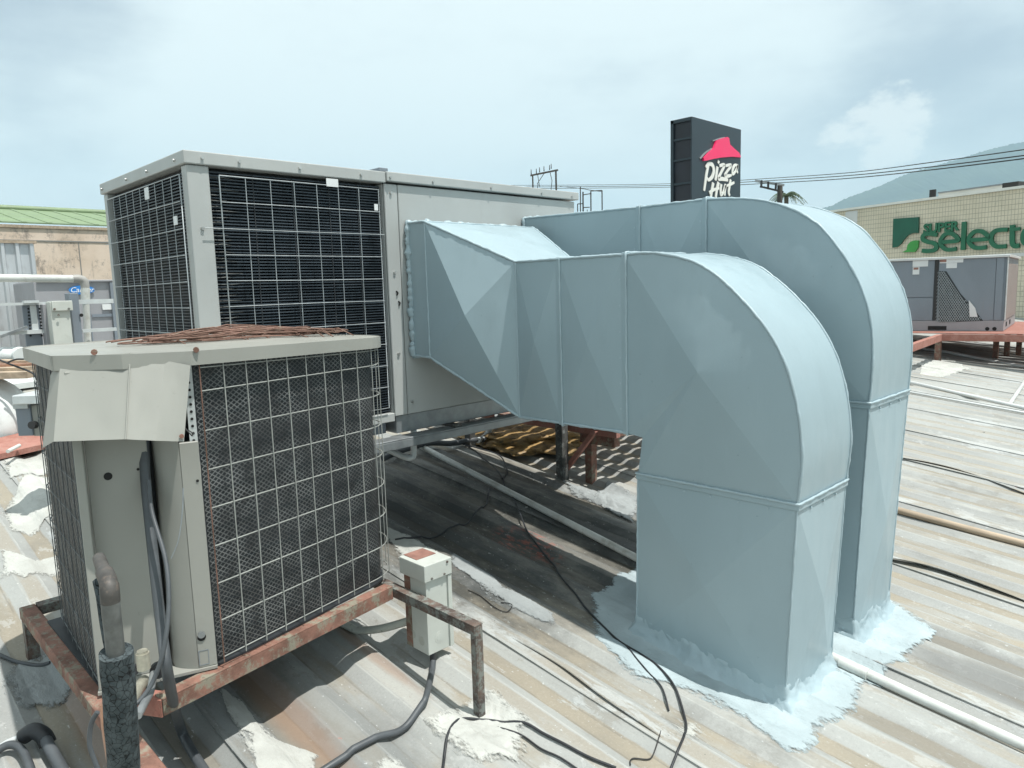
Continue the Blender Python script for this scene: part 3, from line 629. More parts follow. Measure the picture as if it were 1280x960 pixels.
for (y, z, w, h) in ((1.775, 2.15, .06, .035), (2.003, 2.055, .02, .03)):
    MB().bb((-2.937, y - w / 2, z - h / 2), (-2.9345, y + w / 2, z + h / 2)).build('sticker', 'sticker', pu)
for (x, z, w, h) in ((-3.36, 2.105, .05, .05), (-3.06, 1.965, .04, .035)):
    MB().bb((x - w / 2, 1.1215, z - h / 2), (x + w / 2, 1.124, z + h / 2)).build('sticker', 'sticker', pu)
for y in (1.20, 1.35, 1.62, 1.93, 2.09, 2.35, 2.75, 3.15, 3.42): m = MB().cyl((XU + (.012 if y < 2.07 else .018) - .001, y, 2.2), (XU + (.019 if y < 2.07 else .025), y, 2.2), .0062, 8); m.build('bolt', 'bolt', pu)
for x in (-3.03, -3.35, -3.62, -3.99): MB().cyl((x, YU - .011, 2.196), (x, YU - .02, 2.196), .0062, 8).build('bolt', 'bolt', pu)
for (y, z) in ((1.183, 1.928), (2.10, 1.35), (2.10, 1.75), (2.10, 2.13), (2.17, 1.10), (3.44, 1.2), (3.44, 1.6), (3.44, 2.1)): MB().cyl((XU - .001, y, z), (XU + .008, y, z), .007, 8).build('bolt', 'bolt', pu)
for (y, z) in ((2.105, 1.66), (2.115, 1.61)): MB().tube([(XU + .001, y, z), (XU + .006, y + .006, z - .01), (XU + .003, y + .002, z - .022)], .004, 5).build('loose_clip', 'hole_black', pu)
# ------------------------------------------------------------------ steel under the big unit
sf = empty('unit_support_frame', (-3.0, 2.3, .36), 'low grey steel frame carrying the large rooftop air conditioner', 'steel frame')
m = MB(); m.bb((-2.975, 1.15, .928), (-2.885, 3.56, .936)); m.bb((-2.8925, 1.15, .888), (-2.885, 3.56, .9275)); m.build('edge_beam', 'galvanised', sf, .002)
m = MB(); m.bb((-2.975, 1.15, .888), (-2.8935, 3.56, .895)); m.build('edge_beam_lower_lip', 'galvanised', sf)
m = MB(); m.bb((-4.1, 1.15, .862), (-4.02, 3.56, .925)); m.build('edge_beam', 'dark_angle', sf, .002)
MB().bb((-4.0, 1.165, .949), (-3.02, 2.05, 1.012)).build('drain_pan', 'unit_dark', sf)
for y in (1.25, 2.4, 3.45): MB().bb((-4.0, y, .9365), (-2.9, y + .05, .9485)).build('cross_bearer', 'dark_angle', sf)
def post(parent, x, y, zt, w, mat, nm='leg'):
    return MB().bb((x - w / 2, y - w / 2, -A * x - .01), (x + w / 2, y + w / 2, zt)).build(nm, mat, parent, .003)
post(sf, -3.14, 3.515, .887, .062, 'dark_angle'); post(sf, -4.05, 3.5, .861, .06, 'dark_angle'); post(sf, -4.05, 1.25, .861, .06, 'dark_angle')
# slatted steel walkway behind
wk = empty('steel_walkway', (-3.6, 4.9, .4), 'red primed steel walkway of flat slats behind the ducts, throwing striped shade', 'walkway')
MB().bb((-5.0, 3.585, .70), (-2.74, 3.625, .748)).build('edge_beam', 'red_primer', wk, .002)
MB().bb((-5.0, 6.3, .70), (-2.74, 6.34, .748)).build('edge_beam', 'red_primer', wk, .002)
MB().bb((-2.80, 3.63, .70), (-2.752, 6.295, .746)).build('edge_beam', 'rusty_steel', wk, .002)
x = -5.0; i = 0
while x < -2.85:
    MB().bb((x, 3.55, .7505), (x + .104, 6.38, .757)).build('slat', 'rusty_steel', wk); x += .134; i += 1
post(wk, -3.02, 3.67, .62, .058, 'rusty_steel'); MB().bb((-3.09, 3.64, .622), (-2.80, 3.70, .698)).build('bearer', 'rusty_steel', wk, .002)
MB().beam((-3.17, 3.555, .41), (-2.90, 3.575, .735), .035, .03).build('brace', 'red_primer', wk, .002)
for (x, y) in ((-4.9, 3.6), (-4.9, 6.3), (-2.8, 6.3)): post(wk, x, y, .70, .05, 'rusty_steel')
# crumpled gold insulation on the roof under the walkway
def lump(name, mat, c, rad, amp, fr, label, cat, seed=0, nu=48, nv=24):
    vs = []; fs = []; c = Vector(c)
    for j in range(nv + 1):
        th = math.pi * j / nv
        for i in range(nu):
            ph = 2 * math.pi * i / nu; d = Vector((math.sin(th) * math.cos(ph), math.sin(th) * math.sin(ph), math.cos(th)))
            k = 1 + amp * (mn.noise(d * fr + Vector((seed, 0, 0))) + .5 * mn.noise(d * fr * 2.3 + Vector((seed, 4, 0))) + .3 * mn.noise(d * fr * 5))
            q = c + Vector((d.x * rad[0], d.y * rad[1], d.z * rad[2])) * k; q.z = max(q.z, rz(q.x, q.y) - .01); vs.append(q)
    fs = [(j * nu + i, (j + 1) * nu + i, (j + 1) * nu + (i + 1) % nu, j * nu + (i + 1) % nu) for j in range(nv) for i in range(nu)]
    mb = MB().add(vs, fs, True); return thing_mesh(mb, name, mat, (c.x, c.y, rz(c.x, c.y)), label, cat)
lump('crumpled_insulation', 'foam_gold', (-4.0, 3.98, .49), (.56, .38, .085), .4, 2.2, 'crumpled gold and black insulation lying in the striped shade', 'insulation', 2, 72, 30)
# ------------------------------------------------------------------ condenser
cn = empty('condenser', (-2.6, 1.05, .56), 'small weathered beige condenser with dark mesh coils and a bent metal hood', 'air conditioner')
def zt_(y): return 1.507 - .019 * (y - .48)
L0 = Vector((-2.185, .488, 0)); A0 = Vector((-2.088, .775, 0)); ee = (A0 - L0).normalized(); nn_ = Vector((ee.y, -ee.x, 0)); LW = (A0 - L0).length
def arcp(c, r, a0, a1, n): return [Vector((c[0] + r * math.cos(math.radians(a0 + (a1 - a0) * i / n)), c[1] + r * math.sin(math.radians(a0 + (a1 - a0) * i / n)), 0)) for i in range(n + 1)]
dF = Vector((-.155, .67, 0)).normalized()
A1 = A0 + Vector((-.004, .012, 0)); F1 = A1 + dF * .665
ang = math.degrees(math.atan2(dF.y, dF.x)) - 90
cc = F1 + Vector((dF.y * -1, dF.x, 0)) * .15
frontpath = [A1.lerp(F1, i / 14) for i in range(14)] + arcp(cc, .15, ang, ang + 90, 8)
frontpath += [frontpath[-1] + Vector((-dF.y, dF.x, 0)) * .18 * k for k in (1, 2, 3)]
B0 = Vector((-2.20, .495, 0)); B1 = Vector((-2.745, .530, 0)); leftpath = [B0.lerp(B1, i / 8) for i in range(9)] + arcp((-2.755, .645), .115, 265, 180, 5)
def wallpath(path, z0, z1f, off, name, mat, th=.004):
    vs = []
    n = len(path)
    for i, p in enumerate(path):
        d = (path[min(i + 1, n - 1)] - path[max(i - 1, 0)]).normalized(); o = Vector((d.y, -d.x, 0))
        if name.startswith('left'): o = -o
        q = p + o * off; vs += [(q.x, q.y, z0), (q.x, q.y, z1f(q.y))]
    return MB().add(vs, [(2 * i, 2 * i + 2, 2 * i + 3, 2 * i + 1) for i in range(n - 1)], True)
def offp(path, off, sgn=1):
    n = len(path); r = []
    for i, p in enumerate(path):
        d = (path[min(i + 1, n - 1)] - path[max(i - 1, 0)]).normalized(); r.append(p + Vector((d.y, -d.x, 0)) * off * sgn)
    return r
def resample(path, step):
    r = [path[0]]; acc = 0
    for a, b in zip(path, path[1:]):
        L = (b - a).length; t = step - acc
        while t <= L: r.append(a.lerp(b, t / L)); t += step
        acc = (acc + L) % step
    return r
def condenser_coil(path, sgn, nm):
    base = offp(path, -.017 if sgn > 0 else -.001, sgn); mb = MB(); vs = []
    for p in base: vs += [(p.x, p.y, .57), (p.x, p.y, 1.47)]
    mb.add(vs, [(2 * i, 2 * i + 2, 2 * i + 3, 2 * i + 1) for i in range(len(base) - 1)], True); mb.build('coil', 'fin_deep', cn)
    # expanded-metal skin: zigzag strands, joined
    q = resample(offp(path, -.012 if sgn > 0 else .001, sgn), .0105); mb = MB(); z0, z1 = .575, 1.465; hz = .0155; n = len(q)
    row = 0; z = z0
    while z < z1:
        for i in range(n - 1):
            a, b = q[i], q[i + 1]; up = (i + row) % 2
            za, zb_ = (z, z + hz * .5) if up else (z + hz * .5, z)
            dd = .003 * mn.noise(Vector((a.x * 20, a.y * 20, z * 16))); o = Vector((b.y - a.y, a.x - b.x, 0)).normalized() * sgn * (dd if sgn > 0 else abs(dd))
            t = .0034
            mb.v += [Vector((a.x, a.y, za)) + o, Vector((b.x, b.y, zb_)) + o, Vector((b.x, b.y, zb_ + t)) + o, Vector((a.x, a.y, za + t)) + o]
            k = len(mb.v) - 4; mb.f.append((k, k + 1, k + 2, k + 3)); mb.s.append(False)
        z += hz * .5; row += 1
    mb.build('expanded_mesh_skin', 'coil_mesh', cn, kind='stuff')
    qd = offp(path, .014 if sgn > 0 else .007, sgn); WM = 'wire_coated' if sgn > 0 else 'wire_shaded'
    g = None; zs = [.585 + .1148 * i for i in range(9)]
    for j, z in enumerate(zs):
        pts = [Vector((p.x, p.y, z if z < 1.4 else zt_(p.y) - .045)) for p in qd]
        mb = MB().tube(pts, .0020 if sgn > 0 else .0016, 6)
        if g is None: g = mb.build('wire_guard', WM, cn)
        else: mb.build('wire', WM, g)
    for i, p in enumerate(resample(offp(path, .018 if sgn > 0 else .009, sgn), .0775 if sgn > 0 else .075)):
        if sgn > 0 and i > 14: break
        w = random.uniform(-.002, .002)
        MB().tube([(p.x, p.y, .57), (p.x + w, p.y + w, 1.0), (p.x, p.y, zt_(p.y) - .036)], .0020 if sgn > 0 else .0014, 6).build('wire', 'rusty_wire' if (i == 0 and sgn > 0) else WM, g)
condenser_coil(frontpath, 1, 'coil'); condenser_coil(leftpath, -1, 'coil')
# cover
cov_ = [Vector((-2.215, .462, 0)), Vector((-2.10, .60, 0)), A0 + Vector((.024, -.01, 0))] + [p for p in offp(frontpath, .030)[2:]] + [Vector((-3.05, 1.35, 0)), Vector((-3.0, .8, 0))] + [Vector((-2.90, .63, 0)), Vector((-2.85, .54, 0)), Vector((-2.76, .50, 0))]
cov_ = [p for p in cov_ if True]
def cover():
    n = len(cov_); mb = MB(); top = [Vector((p.x, p.y, zt_(p.y))) for p in cov_]; bot = [p + Vector((0, 0, -.036)) for p in top]; inn = [b.lerp(sum(bot, Vector()) / n, .02) for b in bot]
    c = sum(top, Vector()) / n + Vector((0, 0, .012))
    mb.add(top + bot + [c], [(i, (i + 1) % n, n + (i + 1) % n, n + i) for i in range(n)] + [(i, (i + 1) % n, 2 * n) for i in range(n)])
    cb = sum(bot, Vector()) / n + Vector((0, 0, .02)); mb.add(bot + [cb], [((i + 1) % n, i, n) for i in range(n)])
    return mb.build('top_cover', 'unit_beige', cn, .004, 2)
cover()
MB().prism([Vector((-2.55 + (p.x + 2.55) * .93, 1.05 + (p.y - 1.05) * .94, .5535)) for p in cov_], (0, 0, .007)).build('bottom_pan', 'fin_deep', cn)
MB().bb((-2.86, .497, .5463), (-2.16, .57, .5525)).build('gap_shade_strip', 'fin_deep', cn)  # near-black strip added as painted shade in the gap between rail and coil
def pp(t, off, z): q = L0 + ee * (LW * t) + nn_ * off; return Vector((q.x, q.y, z))
def sheet(pts, th, name, mat='unit_beige', parent=None, back=None, **k):
    a, b, c = Vector(pts[0]), Vector(pts[1]), Vector(pts[2]); n = (b - a).cross(c - a).normalized() if back is None else Vector(back)
    return MB().prism(pts, n * th).build(name, mat, parent or cn, **k)
ZA, ZC = .565, 1.468
MB().prism([pp(-.02, -.02, ZA), pp(-.02, .0, ZA), pp(.055, .0, ZA), pp(.055, -.050, ZA), pp(.035, -.050, ZA), pp(.035, -.02, ZA)], (0, 0, ZC - ZA)).build('corner_panel', 'unit_beige', cn, .002)
MB().prism([pp(.056, -.045, ZA), pp(.56, -.043, ZA), pp(.56, -.051, ZA), pp(.056, -.053, ZA)], (0, 0, ZC - ZA)).build('service_panel', 'unit_beige', cn, .002)
MB().prism([pp(.54, -.11, ZA), pp(.62, -.11, ZA), pp(.62, -.12, ZA), pp(.54, -.12, ZA)], (0, 0, ZC - ZA)).build('recess_back', 'fin_deep', cn)
cur = [(.595, -.085), (.61, -.060), (.635, -.042), (.68, -.027), (.74, -.014), (.80, -.004), (.83, 0)]
mbp = MB(); n = len(cur); vs = [pp(t, o, ZA) for t, o in cur] + [pp(t, o, 1.30) for t, o in cur]; mbp.add(vs, [(i, i + 1, n + i + 1, n + i) for i in range(n - 1)], True); mbp.build('curved_panel', 'unit_beige', cn)
MB().prism([pp(.8305, .0, ZA), pp(1.0, .0, ZA), pp(1.0, -.012, ZA), pp(.8305, -.012, ZA)], (0, 0, 1.245 - ZA)).build('edge_panel', 'unit_beige', cn, .002)
MB().prism([pp(.93, -.014, 1.2), pp(1.0, -.014, 1.2), pp(1.0, -.022, 1.2), pp(.93, -.022, 1.2)], (0, 0, ZC - 1.2)).build('perforated_strip', 'galv_bright', cn)
MB().prism([pp(.60, -.13, ZA), pp(.99, -.06, ZA), pp(.99, -.068, ZA), pp(.60, -.138, ZA)], (0, 0, ZC - ZA)).build('inner_panel', 'fin_deep', cn)
m = MB()
for k in range(12): q = pp(.965, -.0135, 1.225 + k * .021); m.cyl(q, q + nn_ * .0012, .0042, 8)
m.build('holes', 'hole_black', cn, kind='stuff')
for (t, z, r, o) in ((.22, 1.165, .011, -.0445), (.47, 1.175, .004, -.0445), (.88, .66, .012, .0005), (.965, 1.13, .004, .0005)):
    q = pp(t, o, z); MB().cyl(q, q + nn_ * .0015, r, 14).build('hole', 'hole_black', cn)
q = pp(.88, .002, .668); MB().cyl(q, q + nn_ * .004, .010, 12).build('plug', 'galvanised', cn)
m = MB(); 
for (t0, t1, z0, z1) in ((.84, .93, .617, .6185), (.84, .93, .573, .5745), (.84, .846, .5746, .6169), (.925, .93, .5746, .6169)): m.prism([pp(t0, .0006, z0), pp(t1, .0006, z0), pp(t1, .0012, z0), pp(t0, .0012, z0)], (0, 0, z1 - z0))
m.build('knockout', 'unit_dark', cn)
MB().prism([pp(-.03, .006, .556), pp(1.0, .006, .556), pp(1.0, -.15, .556), pp(-.03, -.15, .556)], (0, 0, .0085)).build('base_pan', 'unit_beige', cn)
# bent hood hanging over the panels
hd = [atd(76, 447, 1.925), atd(163, 441, 1.95), atd(207, 443, 1.99), atd(208, 451, 1.99), atd(238, 456, 2.02), atd(230, 552, 1.955), atd(157, 549, 1.88), atd(67, 552, 1.85), atd(63, 469, 1.95), atd(53, 560, 1.92)]
hd[3] = hd[2].lerp(atd(195, 551, 1.915), .075); hd[4] = atd(238, 457, 2.0)
hood = MB(); off = Vector(nn_) * -.004
def dent(a, b, c, d, nu, nv, amp, sd):
    vs = []
    for j in range(nv + 1):
        for i in range(nu + 1):
            u, v = i / nu, j / nv; p = (a * (1 - u) + b * u) * (1 - v) + (d * (1 - u) + c * u) * v
            vs.append(p + nn_ * amp * math.sin(math.pi * u) * (mn.noise(Vector((u * 2.2 + sd, v * 2.2, 0))) + .5 * mn.noise(Vector((u * 5 + sd, v * 5, 3)))) )
    k = len(vs); w = nu + 1; bk_ = [p + off for p in vs]
    fs = [(j * w + i, j * w + i + 1, (j + 1) * w + i + 1, (j + 1) * w + i) for j in range(nv) for i in range(nu)]
    hood.add(vs, fs, True); hood.add(bk_, [tuple(reversed(f)) for f in fs], True); vs = vs + bk_; fs = []
    per = [i for i in range(nu + 1)] + [j * w + nu for j in range(1, nv + 1)] + [nv * w + i for i in range(nu - 1, -1, -1)] + [j * w for j in range(nv - 1, 0, -1)]
    fs += [(per[i], per[(i + 1) % len(per)], per[(i + 1) % len(per)] + k, per[i] + k) for i in range(len(per))]
    hood.add(vs, fs, False)
dent(hd[0], hd[1], hd[6], hd[7], 12, 12, .004, 1); dent(hd[1], hd[2], hd[2].lerp(atd(195, 551, 1.915), 1.0), hd[6], 8, 12, .003, 4)
dent(hd[3], hd[4], hd[5], atd(195, 551, 1.915), 8, 12, .003, 8); dent(hd[8], hd[0], hd[7], hd[9], 6, 12, .004, 6)
hood.build('bent_hood', 'unit_beige', cn)
MB().tube([hd[1] + nn_ * .003, hd[1].lerp(hd[6], .5) + nn_ * .004, hd[6] + nn_ * .003], .0022, 6).build('hood_crease', 'unit_beige', cn)
for (x, y, d) in ((118, 440, 1.925), (245, 437, 2.03)): q = atd(x, y, d); MB().cyl(q, q + nn_ * .012, .008, 8).build('rusty_bolt', 'rusty_steel', cn)
q = atd(227, 545, 1.95); MB().cyl(q, q + nn_ * .006, .006, 8).build('rusty_screw', 'rusty_steel', cn)
MB().tube([atd(232, 536, 1.95), atd(240, 545, 1.94), atd(242, 542, 1.94), atd(236, 538, 1.95)], .0018, 5).build('bent_wire_clip', 'wire_dark', cn)
# valves and pipe stubs at the foot
va = MB(); a = atd(180, 836, 1.93); va.cyl(a, a + Vector((0, 0, .045)), .017, 14); va.cyl(a + Vector((0, 0, .045)), a + Vector((0, 0, .052)), .0135, 14); va.build('valve_cap', 'brass', cn)
MB().tube([atd(180, 850, 1.94), atd(172, 862, 1.88), atd(163, 882, 1.80)], .014, 10).build('valve_body', 'brass', cn)
MB().tube([atd(192, 842, 1.93), atd(188, 865, 1.86), atd(172, 895, 1.76)], .010, 10).build('valve_body', 'galvanised', cn)
for (x, y) in ((166, 838), (198, 838)): a = atd(x, y, 1.985); MB().cyl(a - nn_ * .01, a + nn_ * .006, .022 if x > 180 else .015, 16).build('rubber_grommet', 'black_rubber', cn)
# wire bundle on the cover
wb = empty('rusty_wire_bundle', (-2.55, 1.1, 1.505), 'tangled flat bundle of rusty tie wire lying on the condenser', 'wire bundle')
for k in range(19):
    c0 = Vector((-2.545 + random.uniform(-.03, .03), 1.13 + random.uniform(-.05, .05), 0)); La = random.uniform(.26, .43); Lb = random.uniform(.06, .13)
    th0 = random.uniform(0, 6.28); dv = Vector((-.10 + random.uniform(-.05, .05), 1, 0)).normalized(); dw = Vector((-dv.y, dv.x, 0)); h0 = random.uniform(.005, .034); pts = []
    for i in range(27):
        t = th0 + i / 26 * random.choice((6.0, 6.1)) ; q = c0 + dv * La * math.cos(t) * (1 + .05 * mn.noise(Vector((t, k, 0)))) + dw * Lb * math.sin(t) * (1 + .3 * mn.noise(Vector((t, k, 7))))
        mid = 1 - abs(q.y - 1.15) / .45
        q.z = zt_(q.y) + .008 + h0 * (.35 + .9 * max(0, mid)) * (1 + .7 * mn.noise(Vector((t * 1.5, k, 2)))); pts.append(q)
    MB().tube(pts, .0024, 5).build('wire_loop', 'rusty_wire', wb)
for k in range(9):
    m = MB(); y = random.uniform(.78, 1.5); x = -2.53; m.tube([(x + .13, y + .02, zt_(y) + .006), (x + .05, y + random.uniform(-.03, .03), zt_(y) + .034), (x - .12, y - .01, zt_(y) + .008)], .0022, 5); m.build('tie_wire', 'rusty_wire', wb)
# ------------------------------------------------------------------ condenser stand
st = empty('condenser_stand', (-2.4, 1.0, .3), 'rusty angle steel stand holding the small beige condenser', 'steel stand')
m = MB(); m.bb((-3.09, .455, .500), (-1.70, .505, .545)); m.build('side_rail', 'rusty_steel', st, .003)
fr = Vector((-2.19, 1.475, .552)); fl = Vector((-2.035, .60, .552))
m = MB(); m.angle(fl, Vector((-2.195, 1.484, .552)), .045, .005, flip=-1); m.build('front_rail', 'rusty_steel', st, .001)
m = MB(); m.angle(Vector((-2.17, .515, .5475)), Vector((-2.04, .595, .5475)), .045, .005, flip=-1); m.build('corner_rail', 'red_primer', st)
m = MB(); m.bb((-3.05, 1.487, .535), (-1.735, 1.525, .541)); m.bb((-3.05, 1.487, .505), (-1.735, 1.492, .5345)); m.build('rear_rail', 'rusty_steel_dark', st, .001)
m = MB(); m.bb((-3.09, .507, .512), (-3.04, 1.485, .548)); m.build('side_bearer', 'rusty_steel_dark', st, .001)
def leg(x, y, zt, mat='rusty_steel_dark', w=.04):
    z0 = -A * x - .005; m = MB(); m.bb((x - w / 2, y - w / 2, z0), (x + w / 2, y - w / 2 + .005, zt)); m.bb((x + w / 2 - .005, y - w / 2 + .0055, z0), (x + w / 2, y + w / 2, zt)); return m.build('leg', mat, st, .001)
leg(-1.750, 1.5085, .5335, w=.030); leg(-3.068, .478, .499); leg(-3.06, 1.5135, .5335)
# ------------------------------------------------------------------ disconnect box
dbx = empty('disconnect_box', (-2.10, 1.59, .3), 'pale grey electrical disconnect box with rust stains hanging from the stand', 'electrical box')
bx0, by0 = -2.06, 1.537
MB().bb((bx0 - .13, by0, .300), (bx0, by0 + .105, .632)).build('housing', 'box_grey', dbx, .002, 2)
m = MB(); m.bb((bx0 - .145, by0 - .012, .590), (bx0 + .012, by0 + .118, .655)); m.build('hinged_cap', 'box_grey', dbx, .003, 2)
MB().bb((bx0 - .143, by0 + .008, .6555), (bx0 - .06, by0 + .10, .6572)).build('red_overspray', 'red_paint', dbx)
MB().bb((bx0 - .1325, by0 - .0015, .302), (bx0 - .095, by0 - .0005, .588)).build('rusted_edge', 'rusty_steel', dbx)
MB().bb((bx0 + .0005, by0 + .100, .303), (bx0 + .008, by0 + .117, .587)).build('side_flange', 'box_grey', dbx)
for (r, o) in ((.023, .0008), (.015, .0016)): MB().cyl((bx0, by0 + .055, .355), (bx0 + o, by0 + .055, .355), r, 20).build('knockout', 'box_grey', dbx, .0005)
for (x, z) in ((bx0 - .095, .355), (bx0 - .04, .345)): MB().cyl((x, by0, z), (x, by0 - .001, z), .017, 18).build('knockout', 'beige_box_rust', dbx)
for (y, z) in ((.02, .60), (.08, .60), (.095, .643)): MB().cyl((bx0 + .011, by0 + y, z), (bx0 + .016, by0 + y, z), .0045, 8).build('screw', 'rusty_steel_dark', dbx)
MB().cyl((bx0 - .015, by0 + .03, .268), (bx0 - .015, by0 + .03, .2995), .012, 12).build('cable_gland', 'black_rubber', dbx)
# ------------------------------------------------------------------ cables and pipes
def cable(pts, r, name, mat, label, cat, n=8, group=None, sm=6):
    P = crom(pts, max(sm, 10))
    rr_ = r if isinstance(r, float) else max(r)
    for p in P:
        if -8.5 < p.x < 4: p.z = max(p.z, rz(p.x, p.y) + rr_ + .003)
    c = sum(P, Vector()) / len(P); return thing_mesh(MB().tube(P, r, n), name, mat, (c.x, c.y, min(p.z for p in P)), label, cat, group)
cable([(-2.075, 1.567, .275), (-2.073, 1.565, .25)] + [on(x, y, h) for x, y, h in ((534, 872, .03), (526, 888, .02), (503, 908, .014), (470, 928, .013), (435, 946, .013), (395, 965, .013), (330, 1010, .013))], .0115, 'conduit', 'grey_conduit', 'grey flexible conduit dropping from the disconnect box and running along the roof', 'conduit')
cable([atd(405, 776, 2.98), atd(425, 785, 2.95), atd(450, 788, 2.9), atd(480, 785, 2.84), (-2.185, 1.59, .392)], .016, 'conduit', 'beige_box_rust', 'short beige conduit entering the side of the disconnect box', 'conduit')
cable([atd(180, 540, 2.07), atd(182, 600, 2.05), atd(190, 680, 2.0), atd(200, 770, 1.95), atd(211, 850, 1.9), on(225, 905, .06), on(243, 940, .03), on(268, 975, .02), on(310, 1020, .02)], .0145, 'power_cable', 'grey_conduit', 'thick grey cable hanging down the open recess of the condenser to the roof', 'cable')
cable([atd(186, 600, 2.0), atd(190, 640, 1.97), atd(207, 700, 1.92), atd(211, 755, 1.88), atd(205, 810, 1.85), atd(192, 850, 1.84), atd(178, 872, 1.82), atd(165, 884, 1.80)], .0058, 'control_wire', 'grey_conduit', 'thin grey wire looping from the condenser recess to the valves', 'wire')
cable([atd(229, 610, 1.94), atd(228, 640, 1.935), atd(223, 675, 1.93), atd(214, 698, 1.93)], .0018, 'thin_wire', 'galvanised', 'hair thin wire hanging in front of the beige panel', 'wire')
cable([on(*p, .008) for p in ((585, 560), (604, 572), (622, 590), (634, 612), (645, 632), (660, 668), (680, 690), (694, 705), (700, 722), (730, 756), (757, 782), (775, 800), (800, 818), (822, 836), (843, 862), (856, 893), (857, 915), (850, 936), (836, 962))], .0046, 'black_cable', 'black_rubber', 'black cable snaking from under the big unit past the ducts', 'cable')
cable([on(*p, .006) for p in ((781, 806), (795, 826), (812, 846), (828, 862), (836, 884))], .0034, 'black_cable', 'black_rubber', 'short thin black cable branching off beside the nearest duct', 'cable')
cable([on(*p, .006) for p in ((612, 612), (608, 628), (596, 642), (584, 652), (570, 660), (540, 670), (515, 676), (494, 675))], .005, 'black_cable', 'black_rubber', 'black cable curling back towards the condenser in the shade', 'cable')
cable([on(575, 556, .02), on(600, 563, .02), on(625, 572, .02), on(634, 588, .02), on(628, 600, .02)], .005, 'black_cable', 'black_rubber', 'loose black cable end under the edge of the big unit', 'cable')
cable([on(*p, .008) for p in ((552, 975), (555, 945), (562, 918), (577, 902), (603, 896), (630, 899), (655, 905), (680, 920), (705, 934), (735, 950), (770, 964))], .0046, 'black_cable', 'black_rubber', 'black cable arching over the white sealant near the bottom edge', 'cable')
cable([on(*p, .007) for p in ((622, 905), (650, 914), (676, 932), (700, 945), (725, 962))], .0032, 'black_cable', 'black_rubber', 'thinner cable beside the one crossing the white sealant', 'cable')
cable([on(*p, .004) for p in ((826, 918), (822, 930), (812, 944), (790, 944), (788, 958)) ], .0022, 'twisted_wire', 'wire_dark', 'scrap of twisted dark wire near the bottom edge', 'wire')
cable([on(*p, .004) for p in ((585, 735), (600, 742), (618, 756), (632, 762), (640, 757), (626, 752))], .002, 'twisted_wire', 'wire_dark', 'small curl of dark wire beside the disconnect box', 'wire')
cable([on(*p, .01) for p in ((-10, 818), (15, 822), (45, 827), (62, 826))], .007, 'black_cable', 'grey_conduit', 'grey cable coming in at the left edge by the leg', 'cable')
pv = MB().tube([on(506, 549, .025), on(640, 618, .028), on(796, 698, .03), on(1040, 818, .028), on(1160, 874, .028), on(1300, 940, .028)], .0195, 14)
pv = thing_mesh(pv, 'plastic_pipe', 'pvc_white', (-2.5, 3.0, .3), 'long white plastic pipe running down the roof between the two duct legs', 'pipe')
a = on(1050, 824, .03); b = on(1085, 840, .03); MB().cyl(a, b, .0235, 14).build('coupling', 'pvc_white', pv)
cable([ax(517, 535, 0, -2.99), ax(517, 566, 0, -2.99), ax(514, 572, 0, -2.99), ax(505, 571, 0, -3.02), ax(485, 562, 0, -3.1)], .016, 'drain_pipe', 'pvc_shade', 'short white drain pipe with an elbow below the big unit', 'pipe', 12, sm=4)
cable([on(478, 572, .03), on(500, 566, .04), on(535, 556, .05), on(565, 552, .05), on(590, 552, .05), on(604, 548, .055)], .021, 'corrugated_hose', 'grey_conduit', 'dark corrugated hose in the shade under the big unit', 'hose', 12)
cable([on(597, 551, .055), on(606, 545, .06), on(613, 538, .10), on(618, 530, .16), on(622, 518, .3)], .022, 'drain_hose', 'pvc_shade', 'white bent hose rising behind the frame of the big unit', 'hose', 12)
# long splits, battens and loose conduits on the far right of the roof
thing_mesh(MB().tube(crom([on(1100, 634, .02), on(1150, 648, .022), on(1210, 664, .02), on(1300, 688, .018)], 4), .022, 8), 'wooden_batten', 'wood_plank', on(1200, 662), 'peeling wooden batten lying on the right side of the roof', 'batten')
thing_mesh(MB().tube([on(1110, 470, .03), on(1134, 477, .03), on(1262, 506, .03), on(1300, 515, .03)], .022, 8), 'metal_conduit', 'light_metal', on(1200, 492), 'pale conduit lying across the right side of the roof', 'conduit')
thing_mesh(MB().tube([on(1262, 504, .04), on(1282, 474, .03), on(1300, 450, .03)], .022, 8), 'metal_conduit', 'light_metal', on(1275, 490), 'short pale conduit meeting the long one at an angle', 'conduit')
thing_mesh(MB().tube([on(1100, 484, .02), on(1134, 491, .02), on(1300, 521, .02)], .014, 8), 'metal_conduit', 'light_metal', on(1200, 502), 'thin pale conduit just in front of the long one', 'conduit')
thing_mesh(MB().tube([on(1130, 432, .03), on(1180, 440, .03), on(1240, 450, .03), on(1300, 462, .03)], .025, 8), 'metal_conduit', 'light_metal', on(1200, 445), 'pale conduit in the shade beneath the far red platform', 'conduit')
# open seam: a strip of curled flashing that leaves a dark gap
def strip(px, w, h, name, mat, label):
    P = crom([on(*p, .0) for p in px], 8); vs = []; n = len(P)
    for i, p in enumerate(P):
        t = i / (n - 1); k = math.sin(math.pi * t) ** .6; q = p + Vector((0, -w * .3, .004)); vs += [(q.x, q.y + w, rz(q.x, q.y + w) + .006), (q.x, q.y, p.z + .004 + h * k), (q.x, q.y - .002, p.z + .001 + h * k)]
    return MB().add(vs, [f for i in range(n - 1) for f in ((3 * i, 3 * i + 1, 3 * i + 4, 3 * i + 3), (3 * i + 1, 3 * i + 2, 3 * i + 5, 3 * i + 4))]).build(name, mat, roof, label=label)
strip([(1085, 700), (1114, 705), (1170, 718), (1240, 742), (1300, 762)], .05, .03, 'seam_flashing', 'roof', 'lifted seam flashing with a dark gap')
strip([(640, 800), (700, 836), (760, 880), (830, 925)], .04, .014, 'seam_flashing', 'roof', None)
